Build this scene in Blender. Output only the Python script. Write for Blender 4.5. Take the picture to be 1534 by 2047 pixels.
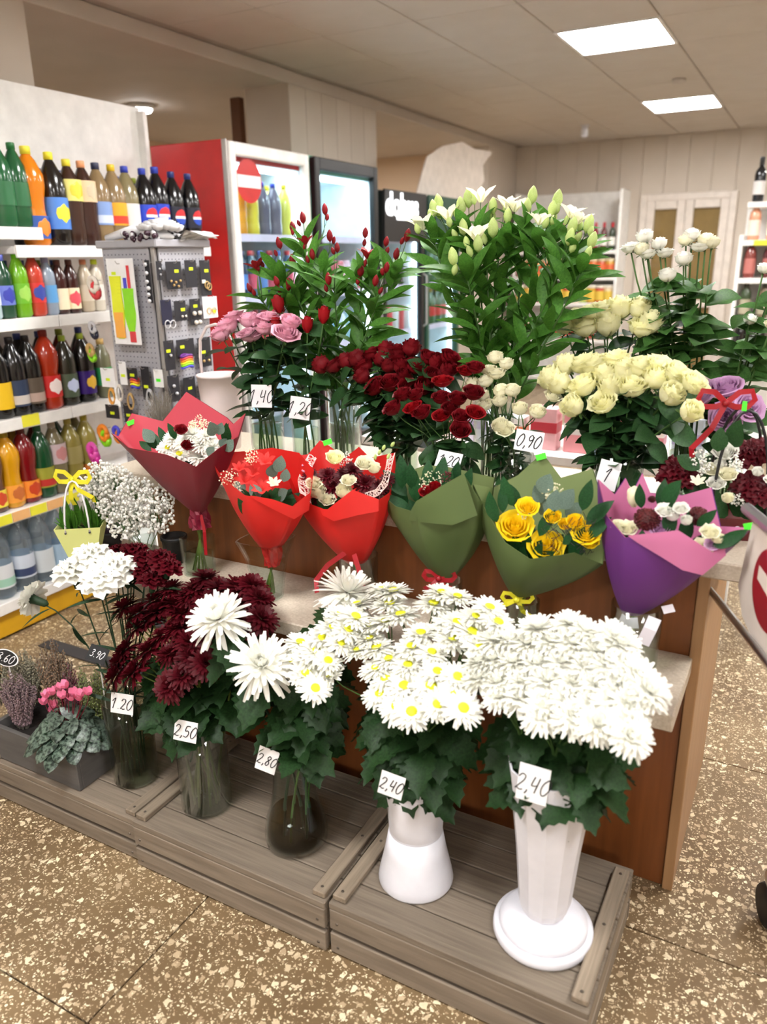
import bpy, math, random
from mathutils import Vector as V, Matrix, Quaternion
random.seed(7)
for o in list(bpy.data.objects): bpy.data.objects.remove(o)
S = bpy.context.scene
COL = S.collection
pi = math.pi
# ---------------------------------------------------------------- camera
F_PX, EYE = 1553.0, 1.55
_yaw, _pit, _rol = (math.radians(a) for a in (-28.64, 18.15, -0.9))
_cy, _sy, _cp, _sp = math.cos(_yaw), math.sin(_yaw), math.cos(_pit), math.sin(_pit)
FW = V((_sy*_cp, _cy*_cp, -_sp)); _r = V((_cy, -_sy, 0)); _u = _r.cross(FW)
RT = _r*math.cos(_rol) + _u*math.sin(_rol); UP = _u*math.cos(_rol) - _r*math.sin(_rol)
CAM = V((0, 0, EYE))
cd = bpy.data.cameras.new('camera'); cam = bpy.data.objects.new('camera', cd); COL.objects.link(cam)
cam.matrix_world = Matrix(((RT.x, UP.x, -FW.x, 0), (RT.y, UP.y, -FW.y, 0), (RT.z, UP.z, -FW.z, EYE), (0, 0, 0, 1)))
cd.sensor_fit = 'VERTICAL'; cd.sensor_height = 36; cd.lens = F_PX/2047*36
cd.clip_start = .05; cd.clip_end = 60
cd.dof.use_dof = True; cd.dof.focus_distance = 2.2; cd.dof.aperture_fstop = 2.3
S.camera = cam
S.cycles.transparent_max_bounces = 40
# ---------------------------------------------------------------- world, exposure
w = bpy.data.worlds.new('room_air'); S.world = w; w.use_nodes = True
w.node_tree.nodes['Background'].inputs[0].default_value = (1, .97, .93, 1)
w.node_tree.nodes['Background'].inputs[1].default_value = .05
S.view_settings.view_transform = 'Standard'; S.view_settings.look = 'None'
S.view_settings.exposure = 0.9; S.view_settings.gamma = 1; S.view_settings.use_curve_mapping = False
LAMP = 36.0          # strength of the ceiling panel diffusers
FRIDGE_LED = 6.0
# ---------------------------------------------------------------- pixel rays (frame 1534 x 2047)
def ray(x, y): return FW + RT*((x-767)/F_PX) - UP*((y-1023.5)/F_PX)
def atz(x, y, z): d = ray(x, y); return CAM + d*((z-EYE)/d.z)
def aty(x, y, Y): d = ray(x, y); return CAM + d*(Y/d.y)
def atx(x, y, X): d = ray(x, y); return CAM + d*(X/d.x)
def px_m(p): return (p-CAM).dot(FW)/F_PX          # metres per pixel at p
# ---------------------------------------------------------------- materials
def lin(h):
    if isinstance(h, str):
        h = h.lstrip('#'); c = [int(h[i:i+2], 16)/255 for i in (0, 2, 4)]
        return tuple(((x+.055)/1.055)**2.4 if x > .04 else x/12.92 for x in c) + (1,)
    return tuple(h) + (1,)
MATS = {}
def mat(name, col, rough=.5, col2=None, ns=12, stretch=(1, 1, 1), bump=0, metal=0, transl=0, spec=.5, rand=.0, detail=3, contrast=.5, coat=0):
    if name in MATS: return MATS[name]
    m = bpy.data.materials.new(name); m.use_nodes = True; MATS[name] = m
    nt = m.node_tree; N = nt.nodes; L = nt.links
    b = N['Principled BSDF']; out = N['Material Output']
    c1 = lin(col); c2 = lin(col2) if col2 else tuple(x*.82 for x in c1[:3]) + (1,)
    tc = N.new('ShaderNodeTexCoord'); oi = N.new('ShaderNodeObjectInfo')
    mul = N.new('ShaderNodeMath'); mul.operation = 'MULTIPLY'; mul.inputs[1].default_value = 37; L.new(oi.outputs['Random'], mul.inputs[0])
    add = N.new('ShaderNodeVectorMath'); add.operation = 'ADD'; L.new(tc.outputs['Object'], add.inputs[0]); L.new(mul.outputs[0], add.inputs[1])
    mp = N.new('ShaderNodeMapping'); mp.inputs['Scale'].default_value = stretch; L.new(add.outputs[0], mp.inputs[0])
    no = N.new('ShaderNodeTexNoise'); no.inputs['Scale'].default_value = ns; no.inputs['Detail'].default_value = detail; L.new(mp.outputs[0], no.inputs['Vector'])
    ra = N.new('ShaderNodeValToRGB'); ra.color_ramp.elements[0].position = .5-contrast/2; ra.color_ramp.elements[1].position = .5+contrast/2
    ra.color_ramp.elements[0].color = c2; ra.color_ramp.elements[1].color = c1; L.new(no.outputs['Fac'], ra.inputs[0])
    src = ra.outputs[0]
    if rand:
        hv = N.new('ShaderNodeHueSaturation'); mr = N.new('ShaderNodeMapRange'); mr.inputs[3].default_value = 1-rand; mr.inputs[4].default_value = 1+rand*.6
        L.new(oi.outputs['Random'], mr.inputs[0]); L.new(mr.outputs[0], hv.inputs['Value']); L.new(src, hv.inputs['Color']); src = hv.outputs[0]
    L.new(src, b.inputs['Base Color'])
    b.inputs['Roughness'].default_value = rough; b.inputs['Metallic'].default_value = metal
    b.inputs['Specular IOR Level'].default_value = spec
    if coat: b.inputs['Coat Weight'].default_value = coat; b.inputs['Coat Roughness'].default_value = .08
    if bump:
        bp = N.new('ShaderNodeBump'); bp.inputs['Strength'].default_value = bump; bp.inputs['Distance'].default_value = .01
        L.new(no.outputs['Fac'], bp.inputs['Height']); L.new(bp.outputs[0], b.inputs['Normal'])
    if transl:
        t = N.new('ShaderNodeBsdfTranslucent'); L.new(src, t.inputs[0]); mx = N.new('ShaderNodeMixShader'); mx.inputs[0].default_value = transl
        L.new(b.outputs[0], mx.inputs[1]); L.new(t.outputs[0], mx.inputs[2]); L.new(mx.outputs[0], out.inputs[0])
    return m
def glow(name, col, strength):
    m = bpy.data.materials.new(name); m.use_nodes = True; nt = m.node_tree
    e = nt.nodes.new('ShaderNodeEmission'); e.inputs[0].default_value = lin(col); e.inputs[1].default_value = strength
    nt.links.new(e.outputs[0], nt.nodes['Material Output'].inputs[0]); MATS[name] = m; return m
def glass(name, tint='#ffffff', refl=1.0, rough=.02, body=None, bodyfac=0):
    m = bpy.data.materials.new(name); m.use_nodes = True; nt = m.node_tree; N = nt.nodes; L = nt.links
    tr = N.new('ShaderNodeBsdfTransparent'); tr.inputs[0].default_value = lin(tint)
    gl = N.new('ShaderNodeBsdfGlossy'); gl.inputs['Roughness'].default_value = rough
    fr = N.new('ShaderNodeLayerWeight'); fr.inputs[0].default_value = .5
    pw = N.new('ShaderNodeMath'); pw.operation = 'POWER'; pw.inputs[1].default_value = 4; L.new(fr.outputs['Facing'], pw.inputs[0])
    ml = N.new('ShaderNodeMath'); ml.operation = 'MULTIPLY_ADD'; ml.inputs[1].default_value = .8*refl; ml.inputs[2].default_value = .025*refl; L.new(pw.outputs[0], ml.inputs[0])
    mx = N.new('ShaderNodeMixShader'); L.new(ml.outputs[0], mx.inputs[0]); L.new(tr.outputs[0], mx.inputs[1]); L.new(gl.outputs[0], mx.inputs[2])
    last = mx
    if body:
        df = N.new('ShaderNodeBsdfDiffuse'); df.inputs[0].default_value = lin(body)
        m2 = N.new('ShaderNodeMixShader'); m2.inputs[0].default_value = bodyfac; L.new(mx.outputs[0], m2.inputs[1]); L.new(df.outputs[0], m2.inputs[2]); last = m2
    L.new(last.outputs[0], N['Material Output'].inputs[0]); MATS[name] = m; return m
def terrazzo():
    m = bpy.data.materials.new('terrazzo'); m.use_nodes = True; nt = m.node_tree; N = nt.nodes; L = nt.links; b = N['Principled BSDF']
    g = N.new('ShaderNodeNewGeometry')
    nz = N.new('ShaderNodeTexNoise'); nz.inputs['Scale'].default_value = 60
    mixv = N.new('ShaderNodeVectorMath'); mixv.operation = 'MULTIPLY_ADD'; L.new(nz.outputs['Color'], mixv.inputs[0]); mixv.inputs[1].default_value = (.012,)*3; L.new(g.outputs['Position'], mixv.inputs[2])
    L.new(g.outputs['Position'], nz.inputs['Vector'])
    base = N.new('ShaderNodeTexNoise'); base.inputs['Scale'].default_value = 3; base.inputs['Detail'].default_value = 6; L.new(g.outputs['Position'], base.inputs['Vector'])
    br = N.new('ShaderNodeValToRGB'); br.color_ramp.elements[0].color = lin('#66523a'); br.color_ramp.elements[1].color = lin('#806b4e'); br.color_ramp.elements[0].position = .3; br.color_ramp.elements[1].position = .7; L.new(base.outputs['Fac'], br.inputs[0])
    col = br.outputs[0]
    for sc, th, edge in ((56, .66, .11), (105, .58, .12), (180, .56, .13)):
        ve = N.new('ShaderNodeTexVoronoi'); ve.feature = 'DISTANCE_TO_EDGE'; ve.inputs['Scale'].default_value = sc
        vc = N.new('ShaderNodeTexVoronoi'); vc.inputs['Scale'].default_value = sc
        for n in (ve, vc): L.new(mixv.outputs[0], n.inputs['Vector'])
        sp = N.new('ShaderNodeSeparateColor'); L.new(vc.outputs['Color'], sp.inputs[0])
        a = N.new('ShaderNodeMath'); a.operation = 'GREATER_THAN'; a.inputs[1].default_value = th; L.new(sp.outputs[0], a.inputs[0])
        thr = N.new('ShaderNodeMath'); thr.operation = 'MULTIPLY_ADD'; thr.inputs[1].default_value = .2; thr.inputs[2].default_value = edge; L.new(sp.outputs[2], thr.inputs[0])
        e = N.new('ShaderNodeMath'); e.operation = 'GREATER_THAN'; L.new(ve.outputs['Distance'], e.inputs[0]); L.new(thr.outputs[0], e.inputs[1])
        k = N.new('ShaderNodeMath'); k.operation = 'MULTIPLY'; L.new(a.outputs[0], k.inputs[0]); L.new(e.outputs[0], k.inputs[1])
        cr = N.new('ShaderNodeValToRGB'); r = cr.color_ramp
        r.elements[0].color = lin('#a08a6e'); r.elements[1].color = lin('#efe2c2')
        x = r.elements.new(.35); x.color = lin('#bca788'); x = r.elements.new(.7); x.color = lin('#d8c8a8'); L.new(sp.outputs[1], cr.inputs[0])
        mx = N.new('ShaderNodeMix'); mx.data_type = 'RGBA'; L.new(k.outputs[0], mx.inputs['Factor']); L.new(col, mx.inputs['A']); L.new(cr.outputs[0], mx.inputs['B']); col = mx.outputs['Result']
    L.new(col, b.inputs['Base Color']); b.inputs['Roughness'].default_value = .33; b.inputs['Specular IOR Level'].default_value = .4
    MATS['terrazzo'] = m; return m
# ---------------------------------------------------------------- mesh building
class MB:
    def __init__(s): s.v = []; s.f = []
    def add(s, vs, fs):
        n = len(s.v); s.v += [tuple(p) for p in vs]; s.f += [tuple(i+n for i in f) for f in fs]; return s
    def box(s, a, b, M=None):
        x0, y0, z0 = a; x1, y1, z1 = b
        vs = [V(p) for p in ((x0,y0,z0),(x1,y0,z0),(x1,y1,z0),(x0,y1,z0),(x0,y0,z1),(x1,y0,z1),(x1,y1,z1),(x0,y1,z1))]
        if M: vs = [M @ p for p in vs]
        return s.add(vs, [(0,3,2,1),(4,5,6,7),(0,1,5,4),(1,2,6,5),(2,3,7,6),(3,0,4,7)])
    def bbox(s, a, b, r=.003, M=None):          # box with chamfered edges
        x0, y0, z0 = a; x1, y1, z1 = b; vs = []; idx = {}
        for i, x in enumerate((x0, x1)):
            for j, y in enumerate((y0, y1)):
                for k, z in enumerate((z0, z1)):
                    sx, sy, sz = (1-2*i)*r, (1-2*j)*r, (1-2*k)*r
                    for ax in range(3):
                        p = [x+sx, y+sy, z+sz]; p[ax] = (x, y, z)[ax]; idx[i, j, k, ax] = len(vs); vs.append(V(p))
        fs = []
        def q(c, ax): return idx[c[0], c[1], c[2], ax]
        for ax in range(3):
            o = [a_ for a_ in range(3) if a_ != ax]
            for sgn in (0, 1):
                cs = []
                for (p_, q_) in ((0,0),(1,0),(1,1),(0,1)):
                    c = [0,0,0]; c[ax] = sgn; c[o[0]] = p_; c[o[1]] = q_; cs.append(q(c, ax))
                flip = (sgn == 0) != (ax == 1)
                fs.append(tuple(cs[::-1]) if flip else tuple(cs))
            for p_ in (0, 1):
                for q_ in (0, 1):
                    c0 = [0,0,0]; c0[o[0]] = p_; c0[o[1]] = q_; c1 = c0[:]; c1[ax] = 1
                    fs.append((q(c0, o[0]), q(c1, o[0]), q(c1, o[1]), q(c0, o[1])))
        for i in (0,1):
            for j in (0,1):
                for k in (0,1): fs.append(tuple(idx[i,j,k,a_] for a_ in range(3)))
        if M: vs = [M @ p for p in vs]
        return s.add(vs, fs)
    def tube(s, pts, r, n=6, caps=True):
        pts = [V(p) for p in pts]; m = len(pts); rr = r if isinstance(r, (list, tuple)) else [r]*m
        vs = []; fs = []; ref = None
        for i, p in enumerate(pts):
            t = (pts[min(i+1, m-1)]-pts[max(i-1, 0)]).normalized()
            if ref is None: ref = t.orthogonal().normalized()
            ref = (ref - t*ref.dot(t)).normalized(); bn = t.cross(ref)
            for k in range(n):
                a = 2*pi*k/n; vs.append(p + (ref*math.cos(a)+bn*math.sin(a))*rr[i])
        for i in range(m-1):
            for k in range(n): fs.append((i*n+k, i*n+(k+1) % n, (i+1)*n+(k+1) % n, (i+1)*n+k))
        if caps: fs.append(tuple(range(n))[::-1]); fs.append(tuple(range((m-1)*n, m*n)))
        return s.add(vs, fs)
    def lathe(s, prof, n=20, c=(0, 0, 0), sq=None, rot=0):
        vs = []; fs = []; m = len(prof); c = V(c)
        for r, z in prof:
            for k in range(n):
                a = 2*pi*k/n + rot
                if sq:  # rounded square section
                    d = (abs(math.cos(a))**sq + abs(math.sin(a))**sq)**(-1/sq)
                else: d = 1
                vs.append(c + V((r*d*math.cos(a), r*d*math.sin(a), z)))
        for i in range(m-1):
            for k in range(n): fs.append((i*n+k, i*n+(k+1) % n, (i+1)*n+(k+1) % n, (i+1)*n+k))
        if prof[0][0] > 1e-6 and prof[0] != prof[-1]:
            fs.append(tuple(range(n))[::-1])
        if prof[-1][0] > 1e-6 and prof[0] != prof[-1]: fs.append(tuple(range((m-1)*n, m*n)))
        return s.add(vs, fs)
    def grid(s, P, closed=False):
        m, n = len(P), len(P[0]); vs = [p for row in P for p in row]; fs = []
        for i in range(m-1):
            for k in range(n if closed else n-1): fs.append((i*n+k, i*n+(k+1) % n, (i+1)*n+(k+1) % n, (i+1)*n+k))
        return s.add(vs, fs)
    def ball(s, c, r, nu=6, nv=4, sz=1):
        prof = [(max(1e-5, r*math.sin(pi*i/nv)), -r*sz*math.cos(pi*i/nv)) for i in range(nv+1)]
        return s.lathe(prof, nu, c)
    def octa(s, c, r, q=1.0):
        c = V(c); vs = [c+V(d)*r for d in ((1,0,0),(0,1,0),(-1,0,0),(0,-1,0))] + [c+V((0,0,r*q)), c-V((0,0,r*q))]
        return s.add(vs, [(0,1,4),(1,2,4),(2,3,4),(3,0,4),(1,0,5),(2,1,5),(3,2,5),(0,3,5)])
    def ribbon(s, pts, nrm, wid):
        pts = [V(p) for p in pts]; vs = []; fs = []; m = len(pts)
        for i, p in enumerate(pts):
            t = (pts[min(i+1, m-1)]-pts[max(i-1, 0)]).normalized(); nn = nrm[i] if isinstance(nrm, list) else nrm
            sd = t.cross(V(nn)).normalized()*(wid[i] if isinstance(wid, list) else wid)/2
            vs += [p-sd, p+sd]
        for i in range(m-1): fs.append((2*i, 2*i+1, 2*i+3, 2*i+2))
        return s.add(vs, fs)
    def poly(s, outline, d):                    # outline (list of points) extruded by vector d
        n = len(outline); d = V(d); a = [V(p) for p in outline]
        return s.add(a + [p+d for p in a], [tuple(range(n)), tuple(range(n, 2*n))[::-1]] + [(i, i+n, (i+1) % n+n, (i+1) % n) for i in range(n)])
    def mesh(s, name, m, smooth=False):
        me = bpy.data.meshes.new(name); me.from_pydata(s.v, [], s.f); me.update()
        if m: me.materials.append(MATS[m] if isinstance(m, str) else m)
        if smooth: me.polygons.foreach_set('use_smooth', [True]*len(me.polygons))
        return me
    def build(s, name, m, parent=None, smooth=False):   # vertices are world coordinates
        return place(name, s.mesh(name, m, smooth), parent)
W = {}
def place(name, me, parent=None, M=None):
    o = bpy.data.objects.new(name, me); COL.objects.link(o); M = M or Matrix.Identity(4); W[o] = M
    if parent is not None: o.parent = parent; o.matrix_basis = W[parent].inverted() @ M
    else: o.matrix_basis = M
    return o
def tag(o, label=None, cat=None, group=None, kind=None):
    for k, v in (('label', label), ('category', cat), ('group', group), ('kind', kind)):
        if v: o[k] = v
    return o
def thing(name, label, cat, loc=(0, 0, 0), group=None, M=None):
    return tag(place(name, None, None, M or Matrix.Translation(V(loc))), label, cat, group)
def struct(o): o['kind'] = 'structure'; return o
def aim(d, spin=0, pos=(0, 0, 0), s=1):          # matrix taking +Z to d
    q = V(d).to_track_quat('Z', 'Y') @ Quaternion((0, 0, 1), spin)
    return Matrix.LocRotScale(V(pos), q, V((s, s, s)) if not isinstance(s, (tuple, V)) else V(s))
def leafm(pos, d, up, s):                         # matrix taking +Y to d, +Z near up
    y = V(d).normalized(); z = (V(up)-y*V(up).dot(y))
    z = z.normalized() if z.length > 1e-4 else y.orthogonal().normalized(); x = y.cross(z)
    R = Matrix((x, y, z)).transposed().to_4x4()
    return Matrix.Translation(V(pos)) @ R @ Matrix.Scale(s, 4)
def rnd(a, b): return random.uniform(a, b)
def bez(a, b, c, d, n=8):
    out = []
    for i in range(n+1):
        t = i/n; k = 1-t; out.append(V(a)*k**3 + V(b)*3*k*k*t + V(c)*3*k*t*t + V(d)*t**3)
    return out
def ridge(n, seed=0): return None
# ---------------------------------------------------------------- materials used everywhere
terrazzo()
mat('ceiling_tile', '#c4bcb3', .9, '#bfb6ac', 5); mat('ceiling_grid', '#b3a89c', .9)
mat('wall_paint', '#c6bbae', .8, '#beb2a4', 3); mat('beam_paint', '#c4bab0', .85, '#bdb3a8', 3)
mat('far_room', '#dcc4a8', .85, '#d4bb9e', 2); mat('joint', '#3a3226', .9)
mat('counter_wood', '#8a5128', .42, '#6b3a1a', 9, (5, 5, .35), detail=5, contrast=.7); mat('edge_wood_lit', '#a47e58', .5, '#8f6a46', 9, (5, 5, .4))  # edge wood: light caught by the panel edge put into a paler tone
mat('laminate', '#cbbfae', .4, '#b3a592', 160, detail=4, contrast=.4)
mat('crate_wood', '#8f8272', .75, '#5f5346', 14, (.35, 9, 4), bump=.25, rand=.18, detail=6, contrast=.75)
mat('crate_wood_y', '#9a8b78', .75, '#675a4b', 14, (9, .35, 4), bump=.25, rand=.15, detail=6, contrast=.75)
mat('nail', '#6a625a', .4, metal=.8); mat('dark_metal', '#4c4a4c', .45, metal=.5); mat('chrome', '#e4e4e8', .28, metal=1)
mat('white_metal', '#f4f2ee', .35, spec=.5); mat('white_plastic', '#e4e4ec', .32); mat('black', '#151517', .4); mat('soft_black', '#1c1b22', .6)
mat('paper_white', '#f3f3f5', .7); mat('ink', '#16161a', .7); mat('red_gloss', '#c8201f', .3); mat('sign_red', '#8d1522', .4)
mat('steel', '#b9b6b3', .35, metal=.7); mat('yellow_kick', '#d8a415', .5); mat('price_yellow', '#ece63a', .6); mat('price_orange', '#f0b878', .6)
mat('neon_yellow', '#d6ec12', .6); mat('neon_green', '#4cf02a', .6); mat('bark_brown', '#6a432a', .6); mat('tan_board', '#c99a64', .6)
mat('door_white', '#d8cdc2', .45); mat('plastic_clear_white', '#f0f0f0', .3)
glow('panel_glow', '#fcfaf8', LAMP); glow('led_glow', '#eefaff', FRIDGE_LED)
glass('glass', '#f6faf9', 1.0); glass('glass_dark', '#dde1d7', 1.0); glass('water', '#eef3e8', .6); glass('murky_water', '#b8a47c', .6, body='#3a2c1c', bodyfac=.08)
glass('window_glass', '#e8ece8', 1.0); glass('fridge_glass', '#f2fbff', .8); glass('pet_clear', '#dfe8ee', 1.2, .1, '#cfd8de', .12); glass('film', '#ffffff', 1.5, .08)
# ---------------------------------------------------------------- the room
ZC, XL, YF = 2.79, -3.46, 9.85
mb = MB().box((-6.6, -3.2, -.2), (3.4, YF+.3, -.012)); floor = struct(mb.build('floor', 'joint'))
P = .79; slab = MB().bbox((.002, .002, -.03), (P-.002, P-.002, 0), .0015).mesh('floor_slab', 'terrazzo')
for i in range(-6, 6):
    for j in range(-5, 13):
        x, y = -1.17+i*P, .78+j*P
        if -6.2 < x < 3.3-P+.4 and y < YF-.3: place('floor_slab', slab, floor, Matrix.Translation((x, y, 0)))
ceil = struct(MB().box((XL-.5, -3.2, ZC+.012), (3.4, YF+.3, ZC+.2)).build('ceiling', 'ceiling_grid'))
PX, PY = .6, .64; tile = MB().bbox((.004, .004, ZC), (PX-.004, PY-.004, ZC+.02), .003).mesh('ceiling_panel', 'ceiling_tile')
LIGHTS = [(i, j) for i in (0, 4, -4) for j in (5.07-7.68, 5.07-5.12, 5.07-2.56, 5.07, 7.63)]
lx = lambda i: -1.58+.6*i
lamp_cells = {(i, round(j, 2)) for i, j in LIGHTS if i >= 0}
for i in range(-3, 8):
    for j in range(-13, 8):
        y = 5.07+j*PY
        if (i, round(y, 2)) in lamp_cells or y > YF-.05 or y < -3.2: continue
        place('ceiling_panel', tile, ceil, Matrix.Translation((lx(i), y, 0)))
fr = MB()
for a, b in (((0, 0), (PX, .02)), ((0, PY-.02), (PX, PY)), ((0, .02), (.02, PY-.02)), ((PX-.02, .02), (PX, PY-.02))): fr.box((a[0], a[1], ZC-.006), (b[0], b[1], ZC+.03))
fr = fr.mesh('frame', 'white_metal'); df = MB().box((.02, .02, ZC), (PX-.02, PY-.02, ZC+.012)).mesh('diffuser', 'panel_glow')
for i, y in LIGHTS:
    if i < 0: continue
    far = y > 7 and i == 0; near = abs(y-5.07) < .1 and i == 0
    lab = 'square white ceiling light panel above the glass door end of the shop' if far else 'square white ceiling light panel between the sensor and the counter' if near else 'square white ceiling light panel over the shop aisle'
    t = thing('ceiling_light', lab, 'light', (lx(i), y, ZC), 'ceiling light panels'); M = Matrix.Translation((lx(i), y, 0))
    place('frame', fr, t, M); place('diffuser', df, t, M)
# ceiling sensor and detector
p = atz(1170, 250, ZC); t = thing('motion_sensor', 'small white cylinder sensor hanging from the ceiling', 'sensor', p)
MB().lathe([(.045, 0), (.045, -.012), (.02, -.016)], 14, p).build('base', 'white_plastic', t, True)
MB().lathe([(.022, -.016), (.036, -.03), (.036, -.10), (.02, -.115)], 14, p).build('body', 'white_plastic', t, True)
p = atz(1358, 158, ZC); tag(MB().lathe([(.05, 0), (.05, -.02), (.03, -.035), (.001, -.037)], 16, p).build('smoke_detector', 'ceiling_tile', None, True), 'flat round smoke detector on the ceiling between the light panels', 'detector')
# far wall made of narrow vertical boards
wf = struct(MB().box((XL-.4, YF+.012, 0), (3.4, YF+.2, ZC)).build('wall_far', 'wall_paint'))
wp = MB().bbox((.0015, YF-.004, 0), (.2485, YF+.014, ZC), .003).mesh('wall_panel', 'wall_paint')
for k in range(27): place('wall_panel', wp, wf, Matrix.Translation((XL-.0+k*.25, 0, 0)))
struct(MB().box((3.2, -3.2, 0), (3.4, YF+.2, ZC)).build('wall_right', 'wall_paint'))
struct(MB().box((-6.6, -3.4, 0), (3.4, -3.2, ZC)).build('wall_back', 'wall_paint'))
struct(MB().box((-6.8, -3.4, 0), (-6.6, YF+.2, ZC+.2)).build('wall_left', 'far_room'))
struct(MB().box((-6.6, YF, 0), (XL-.4, YF+.2, ZC)).build('wall_left_far', 'far_room'))
struct(MB().box((-6.6, -3.2, ZC), (XL-.5, YF, ZC+.2)).build('ceiling_left', 'beam_paint'))
# beam and columns along the opening to the next room
zb = atx(568, 163, XL).z
beam = struct(MB().bbox((XL-.45, -3.2, zb), (XL, YF, ZC+.01), .004).build('trim_1', 'beam_paint'))
y0, y1 = atx(578, 200, XL).y, atx(753, 260, XL).y; xs = aty(492, 220, y0).x
c2 = struct(MB().box((xs, y0, 0), (XL-.012, y1, zb)).build('wall_column', 'wall_paint'))
cs = MB().bbox((XL-.014, .0015, 0), (XL, (y1-y0)/6-.0015, zb-.002), .002).mesh('wall_panel', 'wall_paint')
for k in range(6): place('wall_panel', cs, c2, Matrix.Translation((0, y0+k*(y1-y0)/6, 0)))
ya = atx(58, 90, XL).y; struct(MB().box((XL-.4, -3.2, 0), (XL, ya, zb)).build('wall_column', 'wall_paint'))
yb = atx(978, 330, XL).y; struct(MB().box((XL-.4, yb, 0), (XL, YF+.1, zb)).build('wall_column', 'wall_paint'))
b0 = aty(470, 240, y0+.25); tag(MB().bbox((b0.x-.0, y0+.2, 0), (b0.x+.09, y0+.26, zb), .004).build('wooden_post', 'bark_brown'), 'dark brown wooden post beside the column over the red fridge', 'post')
p = atz(285, 252, ZC-.02); q = V((-5.2, p.y*5.2/-p.x, ZC)); t = thing('ceiling_light', 'small bright ceiling light in the room beyond the drinks shelf', 'light', q)
MB().lathe([(.11, 0), (.11, -.03), (.10, -.035)], 18, q).build('frame', 'white_metal', t, True); MB().lathe([(.095, -.03), (.08, -.055), (.001, -.06)], 18, q).build('diffuser', 'panel_glow', t, True)
for yy in (2.2, 7.6):
    t = thing('ceiling_light', 'square ceiling light panel in the room beyond the columns', 'light', (-5.3, yy, ZC), 'ceiling light panels next door')
    for me in (fr, df): place(me.name.split('.')[0], me, t, Matrix.Translation((-5.3, yy, -.02)))
# door pair in the far wall
def ft(x, y, d=0): return aty(x, y, YF-d)
dl, dm, dr = ft(1283, 400).x, ft(1374, 400).x, ft(1476, 400).x; dz = ft(1380, 385).z
door = struct(tag(place('door_1', None), kind='structure'))
f = .075
fm = MB()
for a, b in (((dl, 0), (dl+f, dz)), ((dr-f, 0), (dr, dz)), ((dl+f, dz-f), (dr-f, dz))): fm.bbox((a[0], YF-.06, a[1]), (b[0], YF-.006, b[1]), .006)
fm.build('door_frame', 'door_white', door)
for a, b, hx in ((dl+f, dm, 1), (dm, dr-f, 0)):
    lf = MB()
    for c, d in (((a, .01), (a+.09, dz-f)), ((b-.09, .01), (b, dz-f)), ((a+.09, dz-f-.09), (b-.09, dz-f)), ((a+.09, .01), (b-.09, .2)), ((a+.09, .95), (b-.09, 1.03))): lf.bbox((c[0]+.002, YF-.055, c[1]), (d[0]-.002, YF-.015, d[1]), .005)
    lf = lf.build('door_leaf', 'door_white', door)
    MB().box((a+.09, YF-.036, 1.03), (b-.09, YF-.030, dz-f-.09)).build('pane', 'window_glass', lf); MB().box((a+.09, YF-.036, .2), (b-.09, YF-.030, .95)).build('pane', 'window_glass', lf)
    hx = b-.05 if hx else a+.05
    MB().tube([(hx, YF-.055, 1.05), (hx, YF-.1, 1.05), (hx, YF-.1, 1.2), (hx, YF-.055, 1.2)], .008).build('handle', 'steel', lf)
    MB().box((a+.09, YF-.012, .2), (b-.09, YF-.006, dz-f-.09)).build('board', 'tan_board', lf)
# ---------------------------------------------------------------- flower counter
YP, ZS, ZT = 1.743, .664, .910        # front panel, lower shelf top, counter top
XA, XB = -1.785, -.125
t = thing('flower_counter', 'brown wooden flower counter with a pale speckled worktop and front shelf', 'counter', ((XA+XB)/2, 2.0, 0))
MB().bbox((XA+.025, YP, .0), (XB-.025, YP+.02, ZT-.042), .002).build('front_panel', 'counter_wood', t)
for a in (XA, XB-.025): MB().bbox((a, YP-.012, 0), (a+.025, 2.34, ZT-.042), .002).build('side_panel', 'edge_wood_lit', t)
MB().bbox((XA+.025, 2.30, 0), (XB-.025, 2.32, ZT-.042), .002).build('back_panel', 'counter_wood', t)
MB().bbox((-1.97, YP-.02, ZT-.042), (-.05, 2.36, ZT), .004).build('worktop', 'laminate', t)
MB().bbox((-1.955, 1.465, ZS-.04), (-.142, YP-.001, ZS), .003).build('shelf', 'laminate', t)
for x in (-1.7, -1.2, -.7, -.185):
    MB().poly([(x, YP-.001, ZS-.04), (x, YP-.22, ZS-.04), (x, YP-.22, ZS-.06), (x, YP-.001, ZS-.14)], (.02, 0, 0)).build('bracket', 'edge_wood_lit', t)
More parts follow.
